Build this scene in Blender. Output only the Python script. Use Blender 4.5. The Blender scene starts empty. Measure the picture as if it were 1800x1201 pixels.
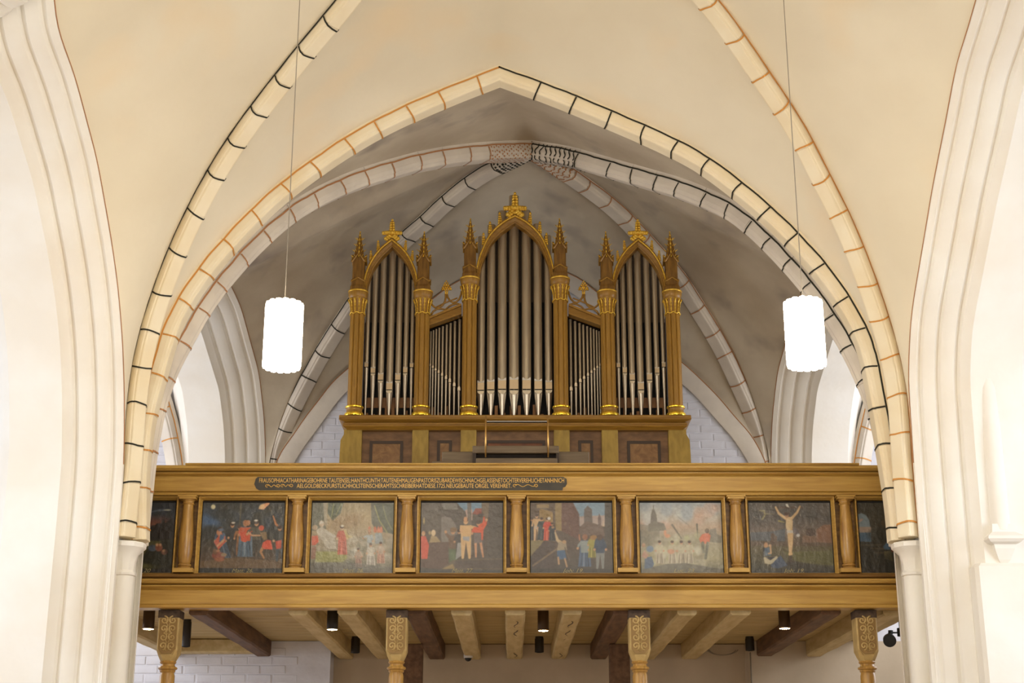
import bpy, math, random
import numpy as np
from mathutils import Vector, Matrix, Euler

random.seed(4)
rng = np.random.default_rng(7)
sc = bpy.context.scene
C = sc.collection

# ------------------------------------------------------------------ camera
F, CX, CY = 2600.0, 900.0, 600.5
PITCH = math.atan(830.0 / F)
CAMZ = 1.6
cp, sp = math.cos(PITCH), math.sin(PITCH)
cam_data = bpy.data.cameras.new('camera')
cam = bpy.data.objects.new('camera', cam_data)
C.objects.link(cam)
cam_data.sensor_width = 36.0
cam_data.lens = 36.0 * F / 1800.0
cam_data.clip_end = 200
cam.location = (0, 0, CAMZ)
cam.rotation_euler = (math.pi / 2 + PITCH, 0, 0)
sc.camera = cam

# ------------------------------------------------------------------ world, lights, exposure
sc.view_settings.view_transform = 'Standard'
sc.view_settings.look = 'None'
sc.view_settings.gamma = 1.0
sc.view_settings.use_curve_mapping = False
sc.view_settings.exposure = 0.5
sc.cycles.max_bounces = 7
sc.cycles.diffuse_bounces = 5
sc.cycles.glossy_bounces = 4
sc.cycles.sample_clamp_indirect = 4.0
sc.cycles.use_denoising = True
world = bpy.data.worlds.new('world')
sc.world = world
world.use_nodes = True
wb = world.node_tree.nodes['Background']
wb.inputs[0].default_value = (1.0, 0.93, 0.85, 1)
wb.inputs[1].default_value = 0.66


def area(name, loc, target, sx, sy, power, col, shape='RECTANGLE'):
    d = bpy.data.lights.new(name, 'AREA')
    d.shape = shape; d.size = sx; d.size_y = sy; d.energy = power; d.color = col
    o = bpy.data.objects.new(name, d); C.objects.link(o)
    o.location = loc
    o.rotation_euler = (Vector(target) - Vector(loc)).to_track_quat('-Z', 'Y').to_euler()
    return o

DAY = (0.80, 0.88, 1.0)
WARM = (1.0, 0.90, 0.74)
area('daylight_fill_left_low', (-7.2, 15.6, 2.2), (-4.0, 18.0, 2.6), 1.6, 2.0, 14, (.72, .82, 1.0))  # extra unseen fill added to cool the left wall under the gallery
area('daylight_left_aisle_near', (-7.3, 9.8, 3.6), (-3.4, 11.4, 2.6), 3.2, 3.4, 150, DAY)
area('daylight_right_aisle_near', (7.4, 9.8, 3.6), (3.4, 11.4, 2.6), 3.2, 3.4, 170, DAY)
area('daylight_left_aisle_far', (-7.3, 16.0, 4.6), (-3.4, 16.6, 4.4), 3.0, 3.4, 115, (.92, .94, 1.0))
area('daylight_right_aisle_far', (7.4, 16.0, 5.0), (3.4, 16.6, 5.0), 3.0, 3.0, 125, (.92, .94, 1.0))
area('east_nave_fill', (0.0, 2.5, 5.2), (0.0, 10.0, 6.4), 4.0, 1.2, 110, WARM)  # unseen area light added in place of unbuilt pendants behind the camera


# ------------------------------------------------------------------ pixel helpers (design coordinates of the survey)
def ray(px, py):
    u = (px - CX) / F; v = (CY - py) / F
    return u, cp - v * sp, sp + v * cp

def at(px, py, Y):
    a, b, c = ray(px, py)
    return Vector((a / b * Y, Y, CAMZ + c / b * Y))

def at_x(px, py, X):
    a, b, c = ray(px, py)
    Y = X * b / a
    return Vector((X, Y, CAMZ + c / b * Y))

def at_pl(px, py, A, B):
    a, b, c = ray(px, py)
    k = a / b
    dx, dy = B[0] - A[0], B[1] - A[1]
    t = (A[0] - k * A[1]) / (k * dy - dx)
    Y = A[1] + dy * t
    return Vector((A[0] + dx * t, Y, CAMZ + c / b * Y))

def zt(y, Y=14.0):
    return at(CX, y, Y).z

def xt(x, y, Y=14.0):
    return at(x, y, Y).x


# ------------------------------------------------------------------ materials
def srgb(r, g, b):
    def f(c):
        c /= 255.0
        return c / 12.92 if c <= 0.04045 else ((c + 0.055) / 1.055) ** 2.4
    return (f(r), f(g), f(b), 1.0)

MATS = {}

def mat(name, col, rough=0.6, metal=0.0, col2=None, nscale=3.0, stretch=(1, 1, 1), contrast=(0.35, 0.65),
        bump=0.0, bscale=30.0, bstretch=(1, 1, 1), detail=4.0, distort=0.0, emit=None, estr=0.0, coat=0.0,
        col3=None, n3scale=1.0, c3=(0.55, 0.75), spec=0.5):
    m = bpy.data.materials.new(name); m.use_nodes = True
    nt = m.node_tree; N = nt.nodes; Lk = nt.links
    b = N['Principled BSDF']
    b.inputs['Base Color'].default_value = col
    b.inputs['Roughness'].default_value = rough
    b.inputs['Metallic'].default_value = metal
    b.inputs['Specular IOR Level'].default_value = spec
    if coat: 
        b.inputs['Coat Weight'].default_value = coat
        b.inputs['Coat Roughness'].default_value = 0.25
    tc = N.new('ShaderNodeTexCoord')
    last = None
    if col2 is not None:
        mp = N.new('ShaderNodeMapping'); mp.inputs['Scale'].default_value = stretch
        Lk.new(tc.outputs['Object'], mp.inputs['Vector'])
        nz = N.new('ShaderNodeTexNoise'); nz.inputs['Scale'].default_value = nscale
        nz.inputs['Detail'].default_value = detail; nz.inputs['Distortion'].default_value = distort
        Lk.new(mp.outputs[0], nz.inputs['Vector'])
        mr = N.new('ShaderNodeMapRange'); mr.inputs['From Min'].default_value = contrast[0]
        mr.inputs['From Max'].default_value = contrast[1]
        Lk.new(nz.outputs['Fac'], mr.inputs['Value'])
        mx = N.new('ShaderNodeMix'); mx.data_type = 'RGBA'
        mx.inputs['A'].default_value = col; mx.inputs['B'].default_value = col2
        Lk.new(mr.outputs[0], mx.inputs['Factor'])
        last = mx.outputs['Result']
    if col3 is not None:
        nz = N.new('ShaderNodeTexNoise'); nz.inputs['Scale'].default_value = n3scale
        nz.inputs['Detail'].default_value = 3.0
        Lk.new(tc.outputs['Object'], nz.inputs['Vector'])
        mr = N.new('ShaderNodeMapRange'); mr.inputs['From Min'].default_value = c3[0]
        mr.inputs['From Max'].default_value = c3[1]
        Lk.new(nz.outputs['Fac'], mr.inputs['Value'])
        mx = N.new('ShaderNodeMix'); mx.data_type = 'RGBA'
        if last: Lk.new(last, mx.inputs['A'])
        else: mx.inputs['A'].default_value = col
        mx.inputs['B'].default_value = col3
        Lk.new(mr.outputs[0], mx.inputs['Factor'])
        last = mx.outputs['Result']
    if last: Lk.new(last, b.inputs['Base Color'])
    if bump:
        mp = N.new('ShaderNodeMapping'); mp.inputs['Scale'].default_value = bstretch
        Lk.new(tc.outputs['Object'], mp.inputs['Vector'])
        nz = N.new('ShaderNodeTexNoise'); nz.inputs['Scale'].default_value = bscale
        nz.inputs['Detail'].default_value = 3.0
        Lk.new(mp.outputs[0], nz.inputs['Vector'])
        bp = N.new('ShaderNodeBump'); bp.inputs['Strength'].default_value = 0.6
        bp.inputs['Distance'].default_value = bump
        Lk.new(nz.outputs['Fac'], bp.inputs['Height'])
        Lk.new(bp.outputs[0], b.inputs['Normal'])
    if emit is not None:
        b.inputs['Emission Color'].default_value = emit
        b.inputs['Emission Strength'].default_value = estr
    MATS[name] = m
    return m

mat('plaster_wall', srgb(242, 239, 231), 0.85, col2=srgb(236, 229, 216), nscale=1.2, bump=0.02, bscale=3.5, spec=0.2)
mat('plaster_cream', srgb(233, 223, 199), 0.9, col2=srgb(227, 216, 191), nscale=1.1, col3=srgb(234, 216, 184), n3scale=0.8,
    c3=(0.56, 0.72), bump=0.015, bscale=4, spec=0.15)
mat('plaster_grey', srgb(204, 192, 170), 0.9, col2=srgb(184, 170, 148), nscale=1.3, col3=srgb(150, 138, 128), n3scale=1.5,
    c3=(0.54, 0.78), bump=0.015, bscale=4, spec=0.15)
mat('plaster_aisle', srgb(226, 226, 230), 0.9, col2=srgb(216, 214, 214), nscale=1.0, bump=0.012, bscale=5, spec=0.15)
mat('rib_plaster', srgb(240, 228, 200), 0.85, col2=srgb(234, 218, 184), nscale=2.2, bump=0.008, bscale=6, spec=0.2)
mat('rib_plaster_dull', srgb(222, 212, 196), 0.85, col2=srgb(206, 196, 182), nscale=2.4, bump=0.008, bscale=6, spec=0.2)
mat('paint_black', srgb(38, 36, 22), 0.8)
mat('paint_orange', srgb(205, 142, 66), 0.8)
mat('paint_ochre', srgb(176, 124, 80), 0.8)
mat('brick_white', srgb(216, 216, 222), 0.85, col2=srgb(204, 202, 206), nscale=4, bump=0.006, bscale=14, spec=0.2)
mat('oak_x', srgb(190, 152, 74), 0.40, col2=srgb(164, 124, 56), nscale=6, stretch=(0.35, 3, 5), contrast=(0.3, 0.7),
    col3=srgb(136, 98, 44), n3scale=1.1, c3=(0.6, 0.9), bump=0.002, bscale=20, bstretch=(0.2, 1, 3), distort=0.6, spec=0.4)
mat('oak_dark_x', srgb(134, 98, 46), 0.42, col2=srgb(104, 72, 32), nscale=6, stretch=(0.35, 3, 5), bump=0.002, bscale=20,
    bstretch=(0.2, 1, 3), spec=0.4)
mat('oak_z', srgb(184, 142, 70), 0.30, col2=srgb(140, 100, 46), nscale=9, stretch=(3, 3, 0.5), contrast=(0.3, 0.7), distort=0.8,
    bump=0.002, bscale=22, bstretch=(2, 2, 0.4), spec=0.5)
mat('plaster_under', srgb(196, 180, 156), 0.85, col2=srgb(182, 166, 142), nscale=1.5, bump=.01, bscale=5, spec=.2)
mat('carved_oak', srgb(190, 162, 104), 0.6, col2=srgb(168, 140, 84), nscale=8, bump=0.003, bscale=40)
mat('carved_ground', srgb(138, 108, 60), 0.7)
mat('end_grain', srgb(84, 66, 50), 0.8, col2=srgb(60, 46, 34), nscale=20)
mat('organ_wood', srgb(166, 124, 50), 0.36, col2=srgb(150, 110, 42), nscale=10, stretch=(4, 4, 0.5), bump=0.001, bscale=30, spec=0.4)
mat('organ_wood_x', srgb(162, 120, 46), 0.36, col2=srgb(138, 98, 34), nscale=10, stretch=(0.4, 4, 4), bump=0.001, bscale=30, spec=0.4)
mat('spire_wood', srgb(138, 100, 40), 0.38, col2=srgb(108, 74, 28), nscale=9, stretch=(4, 4, 0.7), spec=0.4)
mat('gilding', srgb(244, 204, 84), 0.34, metal=0.45, col2=srgb(214, 166, 46), nscale=30)
mat('bright_gold', srgb(255, 214, 70), 0.18, metal=0.85)
mat('pilaster_wood', srgb(172, 142, 60), 0.45, col2=srgb(150, 122, 48), nscale=7, stretch=(3, 3, 1), spec=0.4)
mat('burl_wood', srgb(158, 118, 72), 0.42, col2=srgb(116, 82, 46), nscale=7, distort=2.6, contrast=(0.3, 0.7), detail=6, spec=0.4)
mat('veneer_wood', srgb(134, 98, 62), 0.42, col2=srgb(108, 76, 46), nscale=9, stretch=(1, 1, 2), spec=0.4)
mat('dark_moulding', srgb(66, 50, 38), 0.5, spec=0.4)
mat('red_wood', srgb(134, 78, 40), 0.4, col2=srgb(104, 56, 28), nscale=6, spec=0.4)
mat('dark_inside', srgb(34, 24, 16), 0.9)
mat('inner_wood', srgb(150, 104, 58), 0.6, col2=srgb(120, 80, 42), nscale=8, stretch=(2, 2, 0.5))
mat('tin', srgb(212, 198, 172), 0.4, metal=0.8, col2=srgb(192, 180, 158), nscale=5, stretch=(6, 6, 0.6))
mat('polished_tin', srgb(226, 214, 194), 0.24, metal=0.9)
mat('tin_foot', srgb(232, 224, 208), 0.3, metal=0.85)
mat('tin_lip', srgb(212, 190, 156), 0.38, metal=0.7)
mat('lead_pipe', srgb(140, 122, 100), 0.4, metal=0.8)
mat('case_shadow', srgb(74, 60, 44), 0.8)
mat('lip_highlight', srgb(250, 246, 236), 0.3, metal=0.15)  # near-white colour puts a lamp highlight on the pipe-lip bevels
mat('black_gap', srgb(16, 14, 12), 0.9)
mat('grey_console', srgb(122, 104, 78), 0.55, col2=srgb(104, 86, 62), nscale=6, stretch=(0.5, 3, 5))
mat('console_dark', srgb(52, 36, 20), 0.6)
mat('brass', srgb(232, 186, 110), 0.3, metal=0.85)
mat('chrome', srgb(220, 215, 205), 0.2, metal=0.95)
mat('lamp_black', srgb(44, 38, 32), 0.45, spec=0.5)
mat('lamp_bronze', srgb(76, 56, 32), 0.4, metal=0.4)
mat('black_plastic', srgb(22, 24, 24), 0.4)
mat('white_plastic', srgb(214, 210, 204), 0.5)
mat('cream_beam', srgb(204, 184, 138), 0.7, col2=srgb(186, 164, 116), nscale=5, stretch=(3, 0.5, 3), bump=0.004, bscale=14,
    bstretch=(3, 0.5, 3), spec=0.3)
mat('cream_plank', srgb(190, 168, 118), 0.7, col2=srgb(172, 150, 102), nscale=4, stretch=(0.5, 3, 3), bump=0.002, bscale=14, spec=0.3)
mat('dark_beam', srgb(116, 86, 62), 0.65, col2=srgb(90, 66, 46), nscale=6, stretch=(3, 0.4, 3), bump=0.004, bscale=16,
    bstretch=(3, 0.4, 3), spec=0.3)
mat('plaque_black', srgb(58, 50, 36), 0.5, col2=srgb(46, 40, 30), nscale=10)
mat('gold_letter', srgb(224, 178, 84), 0.5)
mat('caption_paint', srgb(150, 138, 96), 0.6)
mat('paper', srgb(226, 214, 196), 0.8)
mat('cord', srgb(150, 140, 124), 0.5)
mat('glow_tube', srgb(255, 244, 220), 0.3, emit=(1.0, 0.91, 0.75, 1), estr=25)
mat('lamp_core', srgb(255, 244, 220), 0.3, emit=(1.0, 0.91, 0.75, 1), estr=25)
mat('downlight_face', srgb(255, 240, 200), 0.3, emit=(1.0, 0.83, 0.5, 1), estr=60)
mat('floor_stone', srgb(190, 172, 150), 0.6, col2=srgb(170, 150, 130), nscale=2)


def canvas_mat():
    m = bpy.data.materials.new('painted_canvas'); m.use_nodes = True
    nt = m.node_tree; N = nt.nodes; Lk = nt.links
    b = N['Principled BSDF']
    a = N.new('ShaderNodeAttribute'); a.attribute_name = 'paint'
    Lk.new(a.outputs['Color'], b.inputs['Base Color'])
    b.inputs['Roughness'].default_value = 0.34
    b.inputs['Specular IOR Level'].default_value = 0.6
    tc = N.new('ShaderNodeTexCoord')
    nz = N.new('ShaderNodeTexNoise'); nz.inputs['Scale'].default_value = 16; nz.inputs['Detail'].default_value = 6
    Lk.new(tc.outputs['Object'], nz.inputs['Vector'])
    bp = N.new('ShaderNodeBump'); bp.inputs['Strength'].default_value = 0.7; bp.inputs['Distance'].default_value = 0.012
    Lk.new(nz.outputs['Fac'], bp.inputs['Height']); Lk.new(bp.outputs[0], b.inputs['Normal'])
    MATS['painted_canvas'] = m
canvas_mat()


# ------------------------------------------------------------------ object helpers
ORG = {}

def base(name, loc, label, cat, group=None, kind=None):
    o = bpy.data.objects.new(name, None); C.objects.link(o)
    o.location = loc; o.empty_display_size = 0.1
    ORG[o.name] = Vector(loc)
    return tag(o, label, cat, group, kind)

def tag(o, label=None, cat=None, group=None, kind=None):
    if label: o['label'] = label
    if cat: o['category'] = cat
    if group: o['group'] = group
    if kind: o['kind'] = kind
    return o

def dup(root, loc, label=None):
    def rec(o, par):
        c = o.copy(); C.objects.link(c)
        if par is not None: c.parent = par
        for ch in [x for x in KIDS.get(o.name, [])]:
            k = rec(ch, c)
            KIDS.setdefault(c.name, []).append(k)
        return c
    r = rec(root, None)
    r.location = loc
    ORG[r.name] = Vector(loc)
    if label: r['label'] = label
    return r

KIDS = {}


class MB:
    def __init__(s):
        s.v = []; s.f = []

    def add(s, vs, fs):
        n = len(s.v)
        s.v += [tuple(v) for v in vs]
        s.f += [tuple(i + n for i in f) for f in fs]
        return s

    def box(s, x0, x1, y0, y1, z0, z1):
        return s.add([(x0, y0, z0), (x1, y0, z0), (x1, y1, z0), (x0, y1, z0), (x0, y0, z1), (x1, y0, z1), (x1, y1, z1), (x0, y1, z1)],
                     [(0, 3, 2, 1), (4, 5, 6, 7), (0, 1, 5, 4), (1, 2, 6, 5), (2, 3, 7, 6), (3, 0, 4, 7)])

    def bbox(s, x0, x1, y0, y1, z0, z1, c=0.01):
        """box with its eight horizontal and vertical edges chamfered"""
        def ring(i, z):
            return [(x0 + c + i, y0 + i, z), (x1 - c - i, y0 + i, z), (x1 - i, y0 + c + i, z), (x1 - i, y1 - c - i, z),
                    (x1 - c - i, y1 - i, z), (x0 + c + i, y1 - i, z), (x0 + i, y1 - c - i, z), (x0 + i, y0 + c + i, z)]
        return s.loft([ring(c, z0), ring(0, z0 + c), ring(0, z1 - c), ring(c, z1)], True)

    def loft(s, rings, caps=True, closed=True):
        n = len(rings[0]); vs = [p for r in rings for p in r]; fs = []
        for i in range(len(rings) - 1):
            for j in range(n if closed else n - 1):
                k = (j + 1) % n
                fs.append((i * n + j, i * n + k, (i + 1) * n + k, (i + 1) * n + j))
        if caps:
            fs.append(tuple(reversed(range(n)))); fs.append(tuple((len(rings) - 1) * n + j for j in range(n)))
        return s.add(vs, fs)

    def lathe(s, prof, cx, cy, n=16, lobes=0, amp=0.0, caps=True, ph=0.0):
        """prof: list of (r, z)"""
        rings = []
        for r, z in prof:
            ring = []
            for j in range(n):
                a = 2 * math.pi * j / n + ph
                rr = r * (1 + amp * math.cos(lobes * a)) if lobes else r
                ring.append((cx + rr * math.cos(a), cy + rr * math.sin(a), z))
            rings.append(ring)
        return s.loft(rings, caps)

    def tube(s, pts, r, n=8, caps=True, flat=1.0):
        pts = [Vector(p) for p in pts]; rings = []
        up = None
        for i, p in enumerate(pts):
            t = (pts[min(i + 1, len(pts) - 1)] - pts[max(i - 1, 0)])
            if t.length < 1e-9: t = Vector((0, 0, 1))
            t.normalize()
            if up is None:
                up = Vector((0, 1, 0)) if abs(t.y) < 0.9 else Vector((1, 0, 0))
            a = t.cross(up).normalized(); b = a.cross(t).normalized(); up = b
            rr = r[i] if isinstance(r, (list, tuple)) else r
            rings.append([p + a * (rr * math.cos(2 * math.pi * j / n)) + b * (rr * flat * math.sin(2 * math.pi * j / n)) for j in range(n)])
        return s.loft(rings, caps)

    def ball(s, c, r, sx=1, sy=1, sz=1, n=8, m=5):
        prof = []
        rings = []
        for i in range(1, m):
            th = math.pi * i / m
            rings.append([(c[0] + sx * r * math.sin(th) * math.cos(2 * math.pi * j / n), c[1] + sy * r * math.sin(th) * math.sin(2 * math.pi * j / n),
                           c[2] - sz * r * math.cos(th)) for j in range(n)])
        k = len(s.v)
        s.loft(rings, False)
        s.v += [(c[0], c[1], c[2] - sz * r), (c[0], c[1], c[2] + sz * r)]
        b, t = len(s.v) - 2, len(s.v) - 1
        for j in range(n):
            s.f.append((b, k + (j + 1) % n, k + j))
            q = k + (m - 2) * n
            s.f.append((t, q + j, q + (j + 1) % n))
        return s

    def prism_y(s, poly, y0, y1):
        """poly: (x, z) points, extruded along y"""
        return s.loft([[(x, y0, z) for x, z in poly], [(x, y1, z) for x, z in poly]], True)

    def prism_x(s, poly, x0, x1):
        """poly: (y, z) points, extruded along x"""
        return s.loft([[(x0, y, z) for y, z in poly], [(x1, y, z) for y, z in poly]], True)

    def build(s, name, m, parent=None, smooth=False, angle=None):
        org = Vector((0, 0, 0))
        if parent is not None: org = ORG.get(root_of(parent).name, org)
        me = bpy.data.meshes.new(name)
        me.from_pydata([(v[0] - org.x, v[1] - org.y, v[2] - org.z) for v in s.v], [], s.f)
        me.materials.append(MATS[m])
        if smooth:
            me.polygons.foreach_set('use_smooth', [True] * len(me.polygons))
        me.validate(); me.update()
        if smooth and angle is not None:
            try: me.set_sharp_from_angle(angle=math.radians(angle))
            except Exception: pass
        fix_normals(me)
        o = bpy.data.objects.new(name, me); C.objects.link(o)
        if parent is not None:
            o.parent = parent
            KIDS.setdefault(parent.name, []).append(o)
            o['_r'] = 1
            del o['_r']
            PAR[o.name] = parent
        return o

PAR = {}

def root_of(o):
    while o.name in PAR: o = PAR[o.name]
    return o

def fix_normals(me):
    import bmesh
    if len(me.polygons) > 30000: return
    bm = bmesh.new(); bm.from_mesh(me)
    bmesh.ops.recalc_face_normals(bm, faces=bm.faces)
    bm.to_mesh(me); bm.free()


def moulding(prof, x0, x1):
    """prof: list of (y, z) front outline top to bottom; closed at the back"""
    return MB().prism_x(prof, x0, x1)


# ------------------------------------------------------------------ curves and vault surfaces
def curve(pts, n=60, smooth=2):
    P = np.array([tuple(p) for p in pts], float)
    d = np.r_[0, np.cumsum(np.linalg.norm(np.diff(P, axis=0), axis=1))]
    t = np.linspace(0, d[-1], n + 1)
    # Catmull-Rom style: interpolate linearly then smooth with fixed ends
    Q = np.stack([np.interp(t, d, P[:, k]) for k in range(3)], 1)
    for _ in range(smooth * 3):
        R = Q.copy()
        R[1:-1] = 0.25 * Q[:-2] + 0.5 * Q[1:-1] + 0.25 * Q[2:]
        Q = R
    return Q

def resample(Q, n):
    d = np.r_[0, np.cumsum(np.linalg.norm(np.diff(Q, axis=0), axis=1))]
    t = np.linspace(0, d[-1], n + 1)
    return np.stack([np.interp(t, d, Q[:, k]) for k in range(3)], 1)

def by_height(Q, n):
    """resample so that both boundary curves advance in step"""
    return resample(Q, n)

def web(mb, A, B, n=36, m=12, bulge=0.10):
    A = by_height(A, n); B = by_height(B, n)
    vs = []; fs = []
    for i in range(n + 1):
        L = np.linalg.norm(B[i] - A[i])
        for j in range(m + 1):
            u = j / m
            p = A[i] * (1 - u) + B[i] * u
            p = p + np.array([0, 0, bulge * L * 4 * u * (1 - u) * 0.25])
            vs.append(tuple(p))
    for i in range(n):
        for j in range(m):
            a = i * (m + 1) + j
            fs.append((a, a + 1, a + m + 2, a + m + 1))
    mb.add(vs, fs)

TRIM = [0]

class Rib:
    def __init__(s, Q, side, w, h, toward):
        """Q upper line; side = horizontal unit vector across the rib; toward = point inside the opening"""
        s.Q = Q; s.S = np.array(side, float); s.w = w; s.h = h
        s.d = np.r_[0, np.cumsum(np.linalg.norm(np.diff(Q, axis=0), axis=1))]
        s.L = s.d[-1]
        T = np.gradient(Q, axis=0); T /= np.linalg.norm(T, axis=1)[:, None]
        N = np.cross(T, s.S)
        tw = np.array(toward) - Q
        sg = np.sign((N * tw).sum(1)); sg = 1 if sg.sum() > 0 else -1
        s.N = N * sg
        a = w / 2
        s.sec = [(-a, -0.05), (-a, .60 * h), (-.93 * a, .78 * h), (-.80 * a, .84 * h), (-.72 * a, .97 * h), (-.6 * a, 1.0 * h),
                 (.6 * a, 1.0 * h), (.72 * a, .97 * h), (.80 * a, .84 * h), (.93 * a, .78 * h), (a, .60 * h), (a, -0.05)]
        se = np.array(s.sec); dd = np.r_[0, np.cumsum(np.linalg.norm(np.diff(se, axis=0), axis=1))]
        s.sq = dd / dd[-1]; s.se = se

    def frame(s, t):
        t = min(max(t, 0), s.L)
        P = np.array([np.interp(t, s.d, s.Q[:, k]) for k in range(3)])
        N = np.array([np.interp(t, s.d, s.N[:, k]) for k in range(3)]); N /= np.linalg.norm(N)
        return P, N

    def surf(s, t, q, off=0.0):
        P, N = s.frame(t)
        a = np.interp(q, s.sq, s.se[:, 0]); b = np.interp(q, s.sq, s.se[:, 1])
        a2 = np.interp(min(q + .02, 1), s.sq, s.se[:, 0]) - np.interp(max(q - .02, 0), s.sq, s.se[:, 0])
        b2 = np.interp(min(q + .02, 1), s.sq, s.se[:, 1]) - np.interp(max(q - .02, 0), s.sq, s.se[:, 1])
        nn = np.array([-b2, a2]); nn /= (np.linalg.norm(nn) + 1e-9)
        if nn @ np.array([a, b - s.h * .3]) < 0: nn = -nn
        return P + s.S * (a + nn[0] * off) + N * (b + nn[1] * off)

    def sweep(s, t0, t1, steps, inset=0.0):
        rings = []
        for i in range(steps + 1):
            P, N = s.frame(t0 + (t1 - t0) * i / steps)
            rings.append([P + s.S * (a * (1 - inset * 10)) + N * (b - inset) for a, b in s.sec])
        return rings

    def ribbon(s, mb, line, wd, off=0.003):
        """line: list of (t, q)"""
        vs = []
        for i, (t, q) in enumerate(line):
            t0, q0 = line[max(i - 1, 0)]; t1, q1 = line[min(i + 1, len(line) - 1)]
            dt, dq = t1 - t0, (q1 - q0) * (s.w + 1.2 * s.h)
            l = math.hypot(dt, dq) + 1e-9
            ot, oq = -dq / l * wd / 2, dt / l * wd / 2 / (s.w + 1.2 * s.h)
            vs += [s.surf(t + ot, q + oq, off), s.surf(t - ot, q - oq, off)]
        mb.add(vs, [(2 * i, 2 * i + 1, 2 * i + 3, 2 * i + 2) for i in range(len(line) - 1)])

    def build(s, label, mname, paint, stone=0.38, line_w=0.012, start=0.0, skip_paint_end=0.0, pattern=None, wob=0.012, both=True):
        TRIM[0] += 1
        core = MB().loft([r for r in s.sweep(0, s.L, 70, 0.006)], True).build('trim_%d' % TRIM[0], mname)
        tag(core, label, 'vault rib', None, 'structure')
        t = 0.12
        cuts = [0.0]
        while t < s.L - 0.15:
            cuts.append(t); t += stone * random.uniform(0.9, 1.12)
        cuts.append(s.L)
        Lp = s.L - (pattern[1] if pattern else 0)
        if pattern:
            cuts = [c for c in cuts if c < Lp - 0.12] + [Lp, s.L]
        for i in range(len(cuts) - 1):
            MB().loft(s.sweep(cuts[i] + .002, cuts[i + 1] - .002, 4, random.uniform(-.0015, .0015)), True).build('voussoir', mname, core)
            if i > 0:
                mb = MB(); ph = random.uniform(0, 6)
                jag = random.uniform(-.02, .02)
                qs = sorted(list(s.sq[1:-1]) + [.5, .4, .6] + [(s.sq[1] + s.sq[0]) / 2 + .03, (s.sq[-1] + s.sq[-2]) / 2 - .03])
                ln = [(cuts[i] + wob * math.sin(ph + 7 * q) + jag * q, q) for q in qs]
                s.ribbon(mb, ln, line_w * 1.3, .006); mb.build('painted_joint', paint, core)
        mb = MB()
        for q in ((0.135, 0.865) if both else (0.135,)):
            n = int(s.L / 0.06)
            s.ribbon(mb, [(s.L * k / n, q + 0.008 * math.sin(k * 0.9) * random.random()) for k in range(n + 1)], line_w, 0.006)
        mb.build('painted_edge_line', paint, core)
        if pattern:
            mb = MB(); kind = pattern[0]
            if kind == 'dots':
                for t in np.arange(Lp + .04, s.L - .03, pattern[2]):
                    for q in np.arange(.16 + .03 * (int(round(t / pattern[2])) % 2), .88, .075):
                        tt = t + random.uniform(-.007, .007); qq = q + random.uniform(-.01, .01)
                        r = 1.25 * pattern[3] * random.uniform(.8, 1.2)
                        W = s.w + 1.2 * s.h
                        vs = [s.surf(tt + r * math.cos(a), qq + .72 * r * math.sin(a) / W, .007) for a in np.linspace(0, 2 * math.pi, 7)[:6]]
                        mb.add(vs, [tuple(range(6))])
            else:
                for t in np.arange(Lp + .06, s.L - .04, pattern[2]):
                    for q in (.2, .4, .6, .8):
                        sg = random.choice((-1, 1)); ph = random.uniform(-.4, .4)
                        ln = []
                        for k in range(9):
                            u = k / 8 * 2 - 1
                            ln.append((t + .020 * math.sin(u * 3.0 + ph) * sg, q + .085 * u))
                        s.ribbon(mb, ln, pattern[3] * 1.3, .008)
            mb.build('painted_pattern', paint, core)['kind'] = 'stuff'
        return core


def unit(a):
    a = np.array(a, float); return a / np.linalg.norm(a)

PL = (-3.46, 13.25); PR = (3.58, 13.25)
C1 = (0.05, 9.75); C2 = (0.236, 15.95)
RL = (-3.17, 18.6); RR = (3.33, 18.6)
SPR = 3.93
Z2 = 9.19


def pl_pts(lst, A, B):
    return [at_pl(x, y, A, B) for x, y in lst]

AL = (-3.51, 12.97); AR = (3.595, 12.97)
# traced near diagonals
d1l = [Vector((AL[0], AL[1], SPR))] + pl_pts([(215, 800), (217, 775), (222, 692), (234, 620), (252, 553), (277, 481), (305, 412), (342, 337),
      (383, 265), (430, 198), (477, 138), (532, 68), (585, 8)], AL, C1) + [Vector((-0.74, 10.54, 8.98)), Vector((C1[0], C1[1], 9.2))]
d1r = [Vector((AR[0], AR[1], SPR))] + pl_pts([(1605, 832), (1600, 753), (1595, 673), (1577, 599), (1552, 521), (1525, 447), (1493, 370), (1455, 300),
      (1418, 222), (1370, 151), (1327, 87), (1277, 13)], AR, C1) + [Vector((0.83, 10.52, 8.98)), Vector((C1[0], C1[1], 9.2))]
D1L = curve(d1l, 70); D1R = curve(d1r, 70)
Yc = C1[1]
def mirY(Q, y0=Yc):
    R = Q.copy(); R[:, 1] = 2 * y0 - R[:, 1]; return R
# transverse arch, west side of the near bay
YT = 13.14
tl = [at(x, y, YT) for x, y in [(228, 830), (238, 737), (263, 647), (283, 572), (322, 501), (372, 437), (425, 380), (480, 328),
      (540, 283), (603, 240), (668, 203), (735, 172), (800, 145), (878, 115)]]
tr = [at(x, y, YT) for x, y in [(1590, 880), (1577, 806), (1567, 741), (1556, 680), (1540, 600), (1507, 535), (1464, 472), (1412, 413), (1357, 360), (1295, 308),
      (1235, 265), (1165, 230), (1095, 200), (1025, 170), (957, 143), (878, 115)]]
TL = curve([Vector((PL[0] + .04, YT, SPR))] + tl, 60, 1); TR = curve([Vector((PR[0] - .04, YT, SPR))] + tr, 60, 1)
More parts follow.
